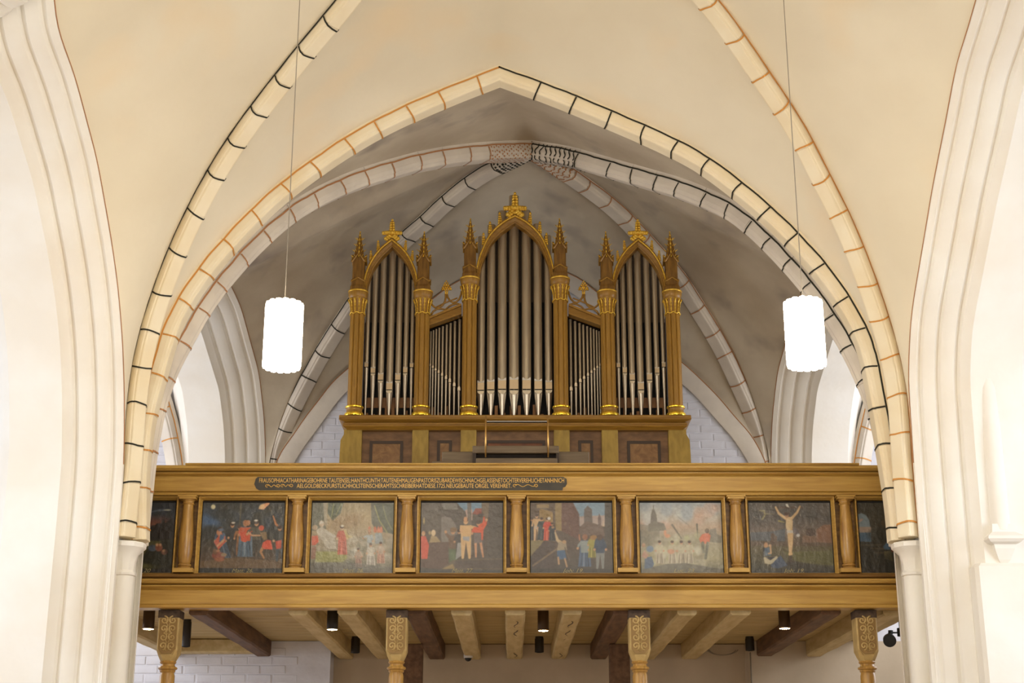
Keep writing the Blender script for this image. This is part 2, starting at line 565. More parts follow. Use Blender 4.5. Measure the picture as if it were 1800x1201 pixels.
# far bay diagonals
d2fl = [Vector((PL[0], 13.3, SPR)), at_pl(243, 800, PL, C2), at_pl(262, 700, PL, C2), at_pl(283, 640, PL, C2)] + pl_pts([(339, 538), (375, 487), (425, 430), (470, 387), (518, 349), (568, 322),
      (625, 297), (683, 280), (733, 266), (782, 257), (831, 251), (889, 247)], PL, C2) + [Vector((C2[0], C2[1], Z2))]
d2fr = [Vector((PR[0], 13.3, SPR)), at_pl(1578, 810, PR, C2), at_pl(1556, 711, PR, C2)] + pl_pts([(1531, 648), (1501, 589), (1466, 534), (1427, 482), (1385, 435), (1342, 392), (1295, 354),
      (1244, 330), (1195, 311), (1140, 296), (1091, 282), (1044, 269), (1000, 256)], PR, C2) + [Vector((C2[0], C2[1], Z2))]
d2bl = [Vector((RL[0], RL[1], SPR + .3))] + pl_pts([(467, 814), (470, 792), (480, 763), (497, 720), (520, 675), (542, 634), (564, 596), (596, 547), (611, 524),
      (660, 455), (706, 405), (734, 384), (772, 346), (815, 311), (847, 290), (880, 275)], RL, C2) + [Vector((C2[0], C2[1], Z2))]
d2br = [Vector((RR[0], RR[1], SPR + .3))] + pl_pts([(1359, 814), (1357, 798), (1350, 763), (1332, 712), (1313, 671), (1288, 616), (1260, 567), (1231, 522), (1204, 478),
      (1175, 445), (1149, 418), (1128, 393), (1093, 358), (1051, 325), (1009, 296), (975, 272)], RR, C2) + [Vector((C2[0], C2[1], Z2))]
D2FL = curve(d2fl, 70, 1); D2FR = curve(d2fr, 70, 1); D2BL = curve(d2bl, 70, 1); D2BR = curve(d2br, 70, 1)
# wall arch on the west wall
YW = 18.58
wl = [Vector((RL[0], YW, SPR + .3))] + [at(x, y, YW) for x, y in [(485, 815), (504, 782), (535, 741), (576, 684), (611, 659 - 8)]] + \
     [Vector((-1.5, YW, 7.75)), Vector((-.75, YW, 8.35)), Vector((0.12, YW, 8.75))]
wr = [Vector((RR[0], YW, SPR + .3))] + [at(x, y, YW) for x, y in [(1348, 814), (1312, 757), (1277, 719), (1239, 675), (1201, 643)]] + \
     [Vector((1.6, YW, 7.8)), Vector((.9, YW, 8.4)), Vector((0.12, YW, 8.75))]
WL = curve(wl, 60, 1); WR = curve(wr, 60, 1)
# side arches (nave-side outline of the arcade arches)
s1l = [Vector((PL[0], 12.9, SPR)), Vector((PL[0], 12.88, 4.6))] + [at_x(x, y, PL[0]) for x, y in [(218, 690), (215, 600), (207, 505), (195, 420), (170, 280), (130, 130), (98, 45)]] + [Vector((PL[0], Yc, 7.62))]
s1r = [Vector((PR[0], 12.9, SPR)), Vector((PR[0], 12.88, 4.6))] + [at_x(x, y, PR[0]) for x, y in [(1597, 667), (1600, 583), (1604, 540), (1615, 477), (1628, 400), (1640, 327), (1663, 213),
      (1682, 110), (1700, 57)]] + [Vector((PR[0], Yc, 7.72))]
S1L = curve(s1l, 50, 1); S1R = curve(s1r, 50, 1)
def rear_side(lst, A, B, top):
    return [at_pl(x, y, A, B) for x, y in lst]
m2 = 15.95
s2bl = [Vector((RL[0], 18.42, SPR))] + rear_side([(467, 814), (464, 735), (455, 655), (442, 608), (423, 538), (402, 494)], PL, RL, 0)
XL2 = PL[0] + (RL[0] - PL[0]) * (m2 - PL[1]) / (RL[1] - PL[1])
XR2 = PR[0] + (RR[0] - PR[0]) * (m2 - PR[1]) / (RR[1] - PR[1])
s2bl = [p for p in s2bl if p.y > m2 + .1] + [Vector((XL2, m2, 7.42))]
S2BL = curve(s2bl, 50, 1)
S2BR = S2BL.copy()
S2BR[:, 0] = PR[0] + (RR[0] - PR[0]) * (S2BR[:, 1] - PR[1]) / (RR[1] - PR[1])
def front_of(Qb, A, B, ymin):
    R = Qb.copy(); yb = Qb[0, 1]
    R[:, 1] = m2 - (Qb[:, 1] - m2) * (m2 - ymin) / (yb - m2)
    R[:, 0] = A[0] + (B[0] - A[0]) * (R[:, 1] - A[1]) / (B[1] - A[1])
    return R
S2FL = front_of(S2BL, PL, RL, 13.72); S2FR = front_of(S2BR, PR, RR, 13.72)

# the traced line is one upper edge of each rib; the rib body and the opposite web edge lie beside it
def perp(A, B):
    d = unit([B[0] - A[0], B[1] - A[1], 0]); return (-d[1], d[0], 0)
def shift(Q, v, k):
    # the offset dies out at the crown so that all web edges meet in one point
    wt = np.clip((len(Q) - 1 - np.arange(len(Q))) / 10.0, 0, 1)[:, None] if k > .13 else 1.0
    return Q + np.array(v) * k * wt
def sdir(A, B, toward):
    p = np.array(perp(A, B)); return p if p @ np.array(toward, float) > 0 else -p
V1L = sdir(AL, C1, (1, 1, 0)); V1R = sdir(AR, C1, (-1, 1, 0))
V2FL = sdir(PL, C2, (-1, 1, 0)); V2FR = sdir(PR, C2, (1, 1, 0))
V2BL = sdir(RL, C2, (1, 1, 0)); V2BR = sdir(RR, C2, (-1, 1, 0))
WN, WF, WB = .165, .24, .22
D1Lc, D1Le = shift(D1L, V1L, WN / 2), shift(D1L, V1L, WN)
D1Rc, D1Re = shift(D1R, V1R, WN / 2), shift(D1R, V1R, WN)
D2FLc, D2FLe = shift(D2FL, V2FL, WF / 2), shift(D2FL, V2FL, WF)
D2FRc, D2FRe = shift(D2FR, V2FR, WF / 2), shift(D2FR, V2FR, WF)
D2BLc, D2BLe = shift(D2BL, V2BL, WB / 2), shift(D2BL, V2BL, WB)
D2BRc, D2BRe = shift(D2BR, V2BR, WB / 2), shift(D2BR, V2BR, WB)

# ------------------------------------------------------------------ setting: floor
fl = MB().box(-9, 9, -4, 19, -0.2, 0).build('floor', 'floor_stone')
tag(fl, 'pale stone church floor below the organ gallery', 'floor', None, 'structure')

# ------------------------------------------------------------------ setting: vault webs
def weld(o):
    import bmesh
    bm = bmesh.new(); bm.from_mesh(o.data)
    bmesh.ops.remove_doubles(bm, verts=bm.verts, dist=.012)
    bmesh.ops.recalc_face_normals(bm, faces=bm.faces)
    bm.to_mesh(o.data); bm.free()
near = MB()
web(near, TL, D1Le); web(near, TR, D1Re)
web(near, S1L, D1L); web(near, S1R, D1R)
web(near, mirY(S1L), mirY(D1L)); web(near, mirY(S1R), mirY(D1R))
web(near, mirY(TL), mirY(D1Le)); web(near, mirY(TR), mirY(D1Re))
o = near.build('ceiling', 'plaster_cream', None, True); weld(o)
tag(o, 'cream plastered vault of the near nave bay', 'vault', None, 'structure')
far = MB()
TL2 = TL.copy(); TL2[:, 1] += .2; TR2 = TR.copy(); TR2[:, 1] += .2
web(far, TL2, D2FL); web(far, TR2, D2FR)
web(far, WL, D2BLe); web(far, WR, D2BRe)
web(far, S2FL, D2FLe); web(far, S2FR, D2FRe); web(far, S2BL, D2BL); web(far, S2BR, D2BR)
o = far.build('ceiling', 'plaster_grey', None, True); weld(o)
tag(o, 'grey smoke-stained vault above the organ', 'vault', None, 'structure')

# ------------------------------------------------------------------ setting: ribs
IN1 = (0, 9.75, 4.5); IN2 = (0.1, 15.9, 4.5)
Rib(D1Lc, perp(AL, C1), WN, .11, IN1).build('black-lined vault rib rising right from the left capital', 'rib_plaster', 'paint_black')
Rib(D1Rc, perp(AR, C1), WN, .11, IN1).build('orange-lined vault rib rising left from the right capital', 'rib_plaster', 'paint_orange')
Rib(mirY(D1Lc), perp((PL[0], 6.25), C1), .2, .13, IN1).build('vault rib of the near bay behind the top of the frame, left', 'rib_plaster', 'paint_orange')
Rib(mirY(D1Rc), perp((PR[0], 6.25), C1), .2, .13, IN1).build('vault rib of the near bay behind the top of the frame, right', 'rib_plaster', 'paint_black')
TLr = TL.copy(); TLr[:, 1] += .1; TRr = TR.copy(); TRr[:, 1] += .1
Rib(TLr, (0, 1, 0), .22, .145, (0, 13.2, 4.5)).build('orange-lined left half of the great transverse arch', 'rib_plaster', 'paint_orange')
Rib(TRr, (0, 1, 0), .22, .145, (0, 13.2, 4.5)).build('black-lined right half of the great transverse arch', 'rib_plaster', 'paint_black')
Rib(D2FLc, perp(PL, C2), .24, .20, IN2).build('orange-lined rib with dotted end, behind the great arch, left', 'rib_plaster_dull', 'paint_ochre',
    pattern=('dots', .68, .036, .009))
Rib(D2FRc, perp(PR, C2), .24, .21, IN2).build('black-lined rib with scribbled end, behind the great arch, right', 'rib_plaster_dull', 'paint_black',
    pattern=('swirl', .78, .075, .011), wob=.02)
Rib(D2BLc, perp(RL, C2), .22, .12, IN2).build('black-lined rib with black dots rising behind the left organ tower', 'rib_plaster_dull', 'paint_black',
    pattern=('dots', .62, .05, .013))
Rib(D2BRc, perp(RR, C2), .22, .12, IN2).build('brown-lined rib with brown squiggles rising behind the right organ tower', 'rib_plaster_dull', 'paint_ochre',
    pattern=('swirl', .72, .07, .011))

# wall arch band on the west wall
def band(Q, dn, dy0, dy1, name, label, m, inward):
    mb = MB(); T = np.gradient(Q, axis=0); T /= np.linalg.norm(T, axis=1)[:, None]
    N = np.cross(T, (0, 1, 0)); sg = 1 if ((np.array(inward) - Q) * N).sum() > 0 else -1; N *= sg
    rings = []
    for p, n in zip(Q, N):
        a = p; b = p + n * dn * .45; c = p + n * dn
        rings.append([(a[0], YW - dy0, a[2]), (b[0], YW - dy0, b[2]), (c[0], YW - dy1, c[2]), (c[0], YW + .02, c[2]), (a[0], YW + .02, a[2])])
    mb.loft(rings, True)
    TRIM[0] += 1
    o = mb.build('trim_%d' % TRIM[0], m, None, True, 35)
    tag(o, label, 'wall arch', None, 'structure')
    ln = MB(); n = len(Q)
    ln.tube([(Q[i][0] + .006 * math.sin(i), YW - dy0 - .002, Q[i][2]) for i in range(n)], .006, 4)
    ln.build('painted_edge_line', 'paint_ochre', o)
band(WL, .20, .06, .01, 'w', 'brown-lined wall arch on the west wall, left of the organ', 'rib_plaster_dull', (0, YW, 4))
band(WR, .20, .06, .01, 'w', 'brown-lined wall arch on the west wall, right of the organ', 'rib_plaster_dull', (0, YW, 4))

# ------------------------------------------------------------------ setting: arcades
PROF = [(0, -.03), (0, .015), (.05, .045), (.085, .03), (.10, .075), (.14, .105), (.19, .12), (.225, .10), (.24, .15), (.28, .185), (.34, .20),
        (.375, .18), (.39, .235), (.43, .265), (.46, .30), (.92, .30), (.935, .25), (.98, .225), (1.02, .19), (1.06, .10), (1.1, .06), (1.12, -.03)]

def arcade(front, back, side, name, label, zlow=0.0):
    """front/back: half outlines springing -> apex; back one is the far half"""
    a = front[::1]; b = back[::-1]
    P = np.vstack([[[a[0][0], a[0][1], zlow]], [[a[0][0], a[0][1], 2.0]], a, b[1:], [[b[-1][0], b[-1][1], 2.0]], [[b[-1][0], b[-1][1], zlow]]])
    T = np.gradient(P, axis=0); T[:, 0] = 0
    T[0] = T[1] = (0, 0, 1); T[-1] = T[-2] = (0, 0, -1); T[2] = T[3]; T[-3] = T[-4]
    T /= np.linalg.norm(T, axis=1)[:, None]
    N = np.cross(T, (1, 0, 0))
    mid = np.array([P[:, 0].mean(), (P[:, 1].min() + P[:, 1].max()) / 2, 3.0])
    if ((mid - P) * N).sum() < 0: N = -N
    rings = []
    for p, n in zip(P, N):
        rings.append([p + np.array([side * d, 0, 0]) + n * q for d, q in PROF])
    mb = MB(); mb.loft(rings, False, False)
    o = mb.build(name, 'plaster_wall', None, True, 32)
    tag(o, label, 'arcade arch', None, 'structure')
    ln = MB(); ln.tube([(p[0] - side * .004, p[1], p[2]) + () for p in P[2:-2] if p[2] > 4.5], .0042, 4)
    ln.build('painted_edge_line', 'paint_ochre', o)
    return o

arcade(mirY(S1L), S1L, -1, 'wall_left', 'white moulded arcade arch on the left of the near bay')
arcade(mirY(S1R), S1R, 1, 'wall_right', 'white moulded arcade arch on the right of the near bay')
arcade(S2FL, S2BL, -1, 'wall_left', 'white moulded arcade arch beyond the left pendant lamp')
arcade(S2FR, S2BR, 1, 'wall_right', 'white moulded arcade arch beyond the right pendant lamp')

def pier(x, side, label):
    xo = x + side * 1.12
    mb = MB(); a, b = sorted((x, xo))
    mb.box(a, b, 12.86, 13.76, 0, 4.6)
    mb.box(a if side > 0 else a, b, 13.0, 13.6, 4.6, 8.2)
    o = mb.build('wall_left' if side < 0 else 'wall_right', 'plaster_wall')
    tag(o, label, 'pier', None, 'structure')
    return o
pier(PL[0] - .03, -1, 'white plastered core of the left pier')
pier(PR[0] + .03, 1, 'white plastered core of the right pier')

for x_, sd, lb in ((PL[0] - .03, -1, 'left'), (PR[0] + .03, 1, 'right')):
    a_, b_ = sorted((x_, x_ + sd * 1.12))
    q = MB().box(a_, b_, 5.75, 6.64, 0, 4.6).box(a_, b_, 5.9, 6.5, 4.6, 8.2)
    q.lathe([(.088, 0), (.088, 3.62), (.1, 3.64), (.09, 3.68), (.17, 3.88), (.17, 3.94)], x_ - sd * .05, 6.37, 16)
    q.lathe([(.04, 4.3), (.12, 4.45), (.16, 4.62)], x_ + sd * 1.14, 6.3, 12)
    tag(q.build('wall_' + lb, 'plaster_wall'), 'white nearer pier on the %s, outside the picture' % lb, 'pier', None, 'structure')
    c_ = MB().lathe([(.04, 4.28), (.12, 4.42), (.17, 4.62)], x_ + sd * 1.16, 13.3, 12).build('corbel', 'plaster_wall')
    tag(c_, 'small corbel under the aisle arch on the %s pier' % lb, 'corbel', None, 'structure')

def half_shaft(x, y, label, caplabel):
    zc0, zc1 = zt(1012, 13.2), zt(958, 13.2)
    s = MB().lathe([(.088, 0), (.088, zc0 - .02)], x, y, 20).build('shaft', 'plaster_wall', None, True, 40)
    s.name = 'engaged_shaft'
    tag(s, label, 'column shaft', None, 'structure')
    c = MB().lathe([(.088, zc0 - .02), (.105, zc0 - .012), (.108, zc0 + .005), (.096, zc0 + .02), (.088, zc0 + .03), (.094, zc0 + .10), (.112, zc0 + .17),
                    (.15, zc1 - .065), (.172, zc1 - .045), (.176, zc1 - .01), (.168, zc1), (.10, zc1 + .005)], x, y, 10, ph=.31)
    c = c.build('capital', 'plaster_wall', s, True, 30)
half_shaft(PL[0] + .02, 13.13, 'white engaged shaft with flared capital on the left pier', '')
half_shaft(PR[0] - .02, 13.13, 'white engaged shaft with flared capital on the right pier', '')

# corbel on the right pier and the plain masonry below it
b0 = at(1712, 990, 12.55)
mb = MB().bbox(b0.x, 6.2, 12.52, 13.7, 0, b0.z, .03)
tag(mb.build('wall_right', 'plaster_wall'), 'plain white masonry at the foot of the right pier', 'wall', None, 'structure')
p0 = at(1772, 992, 12.5); p1 = at(1772, 930, 12.5)
x = p0.x; z0 = p0.z; z1 = p1.z
mb = MB()
prof = [(.012, z0), (.05, z0 + .05), (.085, z0 + .14), (.09, z0 + .175), (.13, z0 + .19), (.155, z0 + .215), (.15, z0 + .24), (.1, z0 + .28), (.09, z1 + .05)]
mb.loft([[(x - r, 12.62, z), (x - r, 12.62 - r, z), (x + r, 12.62 - r, z), (x + r, 12.62, z)] for r, z in prof])
o = mb.build('corbel', 'plaster_wall'); tag(o, 'small white corbel on the right pier beside the aisle', 'corbel', None, 'structure')
mb = MB().lathe([(.085, z1 + .0), (.085, 8.0)], x, 12.6, 14)
o = mb.build('trim_20', 'plaster_wall', None, True, 40); tag(o, 'round white shaft rising from the corbel on the right pier', 'shaft', None, 'structure')

# ------------------------------------------------------------------ setting: aisles
def aisle(side, xin0, xin1, xout, y0, y1, zc, lab, ribs=True, nf=None, nb=None):
    """one simple groin bay"""
    def P(x, y, z): return np.array([x, y, z])
    A = (xin0, y0); B = (xin1, y1); D = (xout, y1); E = (xout, y0)
    Cc = ((xin0 + xin1) / 4 + xout / 2, (y0 + y1) / 2)
    def arc(p, q, z0, z1, n=24, k=.62):
        out = []
        for i in range(n + 1):
            a = i / n * math.pi / 2
            u = 1 - math.cos(a)
            out.append([p[0] + (q[0] - p[0]) * u, p[1] + (q[1] - p[1]) * u, z0 + (z1 - z0) * math.sin(a) ** .95])
        return np.array(out)
    zs = 4.6
    mb = MB()
    corners = [A, B, D, E]
    mids = [(((corners[i][0] + corners[(i + 1) % 4][0]) / 2), ((corners[i][1] + corners[(i + 1) % 4][1]) / 2)) for i in range(4)]
    zm = [7.2, zc - .5, 7.0, zc - .5]
    for i in range(4):
        a, b = corners[i], corners[(i + 1) % 4]
        ea, eb = arc(a, mids[i], zs, zm[i]), arc(b, mids[i], zs, zm[i])
        if i == 0:      # the side towards the nave follows the arcade arch
            ea, eb = nf + np.array([side * 1.115, 0, .02]), nb + np.array([side * 1.115, 0, .02])
        web(mb, ea, arc(a, Cc, zs, zc), 30, 6, .05)
        web(mb, eb, arc(b, Cc, zs, zc), 30, 6, .05)
    o = mb.build('ceiling', 'plaster_aisle', None, True, 40); tag(o, lab + ' vault', 'vault', None, 'structure')
    inn = (Cc[0], Cc[1], 4.0)
    if ribs:
        for c, nm in ((B, 'rear'), (D, 'outer')):
            Rib(arc(c, Cc, zs, zc, 50), perp(c, Cc), .22, .12, inn).build('orange-lined %s rib of the %s' % (nm, lab), 'rib_plaster_dull', 'paint_orange', both=True)
    TQ = np.vstack([arc(A, mids[3], zs, zm[3], 30), arc(E, mids[3], zs, zm[3], 30)[::-1][1:]])
    Rib(TQ, (0, 1, 0), .3, .16, (mids[3][0], y0, 4)).build('orange-lined transverse arch of the %s' % lab, 'rib_plaster_dull', 'paint_orange')
aisle(-1, PL[0] - 1.12, RL[0] - 1.0, -7.6, 13.3, 18.55, 8.3, 'left aisle beyond the great arch', True, S2FL, S2BL)
aisle(1, PR[0] + 1.12, RR[0] + 1.0, 7.7, 13.3, 18.55, 8.3, 'right aisle beyond the great arch', True, S2FR, S2BR)
aisle(-1, PL[0] - 1.12, PL[0] - 1.12, -7.6, 6.3, 13.3, 8.3, 'left aisle beside the near bay', False, mirY(S1L), S1L)
aisle(1, PR[0] + 1.12, PR[0] + 1.12, 7.7, 6.3, 13.3, 8.3, 'right aisle beside the near bay', False, mirY(S1R), S1R)
tag(MB().box(-7.9, -7.6, 2, 18.6, 0, 8).build('wall_left', 'plaster_aisle'), 'outer wall of the left aisle', 'wall', None, 'structure')
tag(MB().box(7.7, 8.0, 2, 18.6, 0, 8).build('wall_right', 'plaster_aisle'), 'outer wall of the right aisle', 'wall', None, 'structure')

# west wall with whitewashed bricks
ww = MB().box(-8, 8, 18.62, 19.0, 0, 9.6).build('wall_west', 'brick_white')
tag(ww, 'whitewashed brick west wall behind organ and gallery', 'wall', None, 'structure')
bm_ = []
for k in range(3):
    w_, h_, d_ = .146, .048, .004 + .002 * k
    mb = MB()
    mb.loft([[(-w_, .005, -h_), (w_, .005, -h_), (w_, .005, h_), (-w_, .005, h_)],
             [(-w_ + .008, -d_, -h_ + .008), (w_ - .006, -d_, -h_ + .007), (w_ - .009, -d_, h_ - .008), (-w_ + .007, -d_, h_ - .007)]], True)
    me = bpy.data.meshes.new('brick'); me.from_pydata(mb.v, [], mb.f); me.materials.append(MATS['brick_white']); fix_normals(me); bm_.append(me)
def bricks(x0, x1, z0, z1, test):
    r = 0; z = z0
    while z < z1:
        x = x0 + (.15 if r % 2 else 0)
        while x < x1:
            if test(x, z):
                o = bpy.data.objects.new('brick', random.choice(bm_)); C.objects.link(o); o.parent = ww
                o.location = (x + random.uniform(-.01, .01), 18.618 + random.uniform(-.002, .002), z + random.uniform(-.004, .004))
                o.rotation_euler = (random.uniform(-.03, .03), random.uniform(-.02, .02), random.uniform(-.02, .02))
            x += .305
        z += .105; r += 1
def under_arch(x, z):
    Q = WL if x < 0.12 else WR
    zz = np.interp(abs(x - .12), np.abs(Q[::-1, 0] - .12), Q[::-1, 2])
    return z < zz - .22 and (x < -1.75 or x > 1.85)
bricks(-3.2, 3.3, 5.72, 7.6, under_arch)
bricks(-5.2, -4.25, 5.75, 7.0, lambda x, z: True)

# ------------------------------------------------------------------ the gallery front
GX0, GX1 = -4.15, 4.2
par = base('gallery_parapet', (0, 14.0, 3.43), 'long oak gallery parapet with turned columns between painted panels', 'parapet')
Y0 = 14.0
def row(y): return zt(y, Y0)
def strip(name, m, ya, yb, proj, x0=GX0, x1=GX1, back=Y0 + .12, rnd=None, label=None):
    za, zb = row(ya), row(yb)
    if rnd == 'bead':
        prof = [(back, za)] + [(Y0 - proj + proj * .9 * (1 - math.sin(a)), (za + zb) / 2 + (za - zb) / 2 * math.cos(a)) for a in np.linspace(0, math.pi, 9)] + [(back, zb)]
    elif rnd == 'cyma':
        prof = [(back, za), (Y0 - proj, za), (Y0 - proj, za - (za - zb) * .3), (Y0 - proj * .8, za - (za - zb) * .45), (Y0 - proj * .3, za - (za - zb) * .75), (Y0 - proj * .1, zb), (back, zb)]
    elif rnd == 'cymi':
        prof = [(back, za), (Y0 - proj * .1, za), (Y0 - proj * .3, za - (za - zb) * .3), (Y0 - proj * .85, za - (za - zb) * .6), (Y0 - proj, zb + (za - zb) * .2), (Y0 - proj, zb), (back, zb)]
    else:
        prof = [(back, za), (Y0 - proj + .006, za), (Y0 - proj, za - .006), (Y0 - proj, zb + .006), (Y0 - proj + .006, zb), (back, zb)]
    o = MB().prism_x(prof, x0, x1).build(name, m, par)
    if label: o['label'] = label
    return o
strip('top_board', 'oak_x', 818.5, 821.8, .115, xt(330, 820), xt(1506, 820), back=Y0 + .16)
strip('handrail', 'oak_x', 821.8, 828, .10, back=Y0 + .16)
strip('cornice_moulding', 'oak_x', 828, 832.5, .075, rnd='cyma')
strip('cornice_moulding', 'oak_x', 832.5, 838, .05, rnd='cyma')
strip('frieze_board', 'oak_x', 838, 865, .022)
strip('lower_moulding', 'oak_x', 865, 869, .045, rnd='cymi')
strip('lower_moulding', 'oak_x', 869, 872.5, .06)
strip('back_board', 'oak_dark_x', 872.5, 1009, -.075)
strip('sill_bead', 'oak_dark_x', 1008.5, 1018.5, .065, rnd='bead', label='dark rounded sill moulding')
strip('base_moulding', 'oak_x', 1019.5, 1024.5, .085)
strip('base_moulding', 'oak_x', 1024.5, 1030, .075, rnd='cyma')
strip('base_moulding', 'oak_x', 1030, 1037.5, .05, rnd='cyma')
strip('fascia_beam', 'oak_x', 1037.5, 1063.5, .02, back=Y0 + .16)
strip('fascia_beam', 'oak_x', 1063.5, 1069.5, .035, back=Y0 + .16)

ctr = .044; pitch_ = 1.0492
def rail_column(xc, k):
    """turned column with block and square capital"""
    zb, ztp = row(1008), row(873.5)
    Yc_ = Y0 - .005
    h = ztp - zb
    prof = [(.056, 0.05), (.064, .052), (.066, .066), (.06, .075), (.052, .082), (.062, .092), (.064, .105), (.058, .115), (.05, .122), (.056, .14), (.066, .24), (.069, .36), (.066, .5),
            (.058, .66), (.05, .80), (.048, .885), (.056, .895), (.058, .905), (.05, .915), (.052, .93), (.062, .945), (.064, .955)]
    s = MB().lathe([(r, zb + h * t) for r, t in prof], xc, Yc_, 20).build('turned_column', 'oak_z', par, True, 30)
    MB().box(xc - .095, xc + .095, Y0 - .085, Y0 + .1, zb, zb + h * .052).build('plinth_block', 'oak_x', s)
    MB().box(xc - .08, xc + .08, Y0 - .075, Y0 + .1, zb + h * .955, zb + h * .98).box(xc - .09, xc + .09, Y0 - .085, Y0 + .1, zb + h * .98, zb + h).build('cap_block', 'oak_x', s)
for k in range(-3, 4):
    rail_column(ctr + k * pitch_, k)
# moulded frame round each panel
for k in range(-4, 4):
    xa = ctr + k * pitch_ + .098; xb = ctr + (k + 1) * pitch_ - .098
    zb, z2 = row(1008.5), row(873)
    mb = MB()
    f0, f1 = Y0 - .012, Y0 + .075
    iw = .028
    def ringf(ins, y): return [(xa + ins, y, zb + ins * .3), (xb - ins, y, zb + ins * .3), (xb - ins, y, z2 - ins), (xa + ins, y, z2 - ins)]
    mb.loft([ringf(0, f1), ringf(0, f0), ringf(iw * .4, f0), ringf(iw, f0 + .045), ringf(iw + .004, f1)], False)
    mb.build('panel_frame', 'oak_x', par)


# ------------------------------------------------------------------ painted panels
class Paint:
    """raster in the coordinates of the survey drawing: quad = four corners tl, tr, br, bl"""
    def __init__(s, quad, W=170, H=140):
        s.W, s.H = W, H
        u = (np.arange(W) + .5) / W; v = (np.arange(H) + .5) / H
        U, V = np.meshgrid(u, v)
        tl, tr, br, bl = [np.array(q, float) for q in quad]
        s.x = (tl[0] * (1 - U) + tr[0] * U) * (1 - V) + (bl[0] * (1 - U) + br[0] * U) * V
        s.y = (tl[1] * (1 - U) + tr[1] * U) * (1 - V) + (bl[1] * (1 - U) + br[1] * U) * V
        s.px = abs(tr[0] - tl[0]) / W
        s.c = np.zeros((H, W, 3))
        s.U, s.V = U, V

    def mix(s, m, col, al=1.0):
        m = np.clip(m, 0, 1)[..., None] * al
        s.c = s.c * (1 - m) + np.array(col, float) * m

    def grad(s, cols):
        ys = [c[0] for c in cols]
        for k in range(3):
            s.c[..., k] = np.interp(s.V, ys, [c[1][k] for c in cols])

    def E(s, cx, cy, rx, ry, col, al=1.0, rot=0.0, soft=1.0):
        dx, dy = s.x - cx, s.y - cy
        a = math.radians(rot); ca, sa = math.cos(a), math.sin(a)
        p = (dx * ca + dy * sa) / rx; q = (-dx * sa + dy * ca) / ry
        d = np.sqrt(p * p + q * q)
        s.mix((1 - d) * min(rx, ry) / (s.px * 1.2 * soft) + .5, col, al)

    def P(s, pts, col, al=1.0):
        inside = np.zeros(s.x.shape)
        for ox, oy in ((-.25, -.25), (.25, -.25), (-.25, .25), (.25, .25)):
            X = s.x + ox * s.px; Y = s.y + oy * s.px
            ins = np.zeros(X.shape, bool); n = len(pts)
            for i in range(n):
                x0, y0 = pts[i]; x1, y1 = pts[(i + 1) % n]
                if y0 == y1: continue
                c = ((Y < y0) != (Y < y1)) & (X < (x1 - x0) * (Y - y0) / (y1 - y0) + x0)
                ins ^= c
            inside += ins * .25
        s.mix(inside, col, al)

    def L(s, pts, w, col, al=1.0):
        ws = w if isinstance(w, (list, tuple)) else [w] * len(pts)
        for i in range(len(pts) - 1):
            (x0, y0), (x1, y1) = pts[i], pts[i + 1]
            dx, dy = x1 - x0, y1 - y0; L2 = dx * dx + dy * dy + 1e-9
            t = np.clip(((s.x - x0) * dx + (s.y - y0) * dy) / L2, 0, 1)
            d = np.hypot(s.x - x0 - t * dx, s.y - y0 - t * dy)
            wd = ws[i] + (ws[i + 1] - ws[i]) * t
            s.mix((wd / 2 - d) / s.px + .5, col, al)

    def blotch(s, n, cols, x0, x1, y0, y1, r0, r1, al=.5):
        for _ in range(n):
            s.E(random.uniform(x0, x1), random.uniform(y0, y1), random.uniform(r0, r1), random.uniform(r0, r1) * .8, random.choice(cols), al, random.uniform(0, 180), 5)

    def man(s, x, y, h, top, legs=None, skin=(190, 140, 100), hair=(60, 42, 30), lean=0, robe=False, arms=None, wd=1.0):
        """small standing figure: (x, y) = feet, h = height"""
        hd = h / 7.6; sx = x + lean * h
        legs = legs or top
        if robe:
            s.P([(sx - 1.0 * hd * wd, y - 6.2 * hd), (sx + 1.0 * hd * wd, y - 6.2 * hd), (x + 1.5 * hd * wd, y - .2 * hd), (x - 1.5 * hd * wd, y - .2 * hd)], legs)
        else:
            s.L([(x - .5 * hd + lean * h * .4, y - 3.6 * hd), (x - .7 * hd, y - .1 * hd)], [1.0 * hd * wd, .55 * hd], legs)
            s.L([(x + .5 * hd + lean * h * .4, y - 3.6 * hd), (x + .7 * hd, y - .1 * hd)], [1.0 * hd * wd, .55 * hd], legs)
        if robe:
            for q_, cc_, al_ in ((-.7, (20, 16, 14), .35), (-.2, (240, 230, 210), .22), (.25, (20, 16, 14), .3), (.75, (20, 16, 14), .45)):
                s.L([(sx + q_ * .6 * hd, y - 5.6 * hd), (x + q_ * 1.2 * hd * wd, y - .4 * hd)], [.12 * hd, .34 * hd], cc_, al_)
        s.P([(sx - 1.05 * hd * wd, y - 6.1 * hd), (sx + 1.05 * hd * wd, y - 6.1 * hd), (x + lean * h * .5 + .85 * hd * wd, y - 3.4 * hd), (x + lean * h * .5 - .85 * hd * wd, y - 3.4 * hd)], top)
        for a in (arms or [(-1.4, -4.2), (1.4, -4.2)]):
            sg = 1 if a[0] > 0 else -1
            s.L([(sx + sg * .9 * hd, y - 5.8 * hd), (sx + a[0] * hd * .75 + sg * .2 * hd, (y - 5.8 * hd + y + a[1] * hd) / 2), (sx + a[0] * hd, y + a[1] * hd)], [.65 * hd, .55 * hd, .4 * hd], top)
            s.E(sx + a[0] * hd, y + a[1] * hd, .3 * hd, .3 * hd, skin)
        s.E(sx, y - 6.9 * hd, .5 * hd, .62 * hd, skin)
        s.E(sx - .05 * hd, y - 7.15 * hd, .55 * hd, .42 * hd, hair)

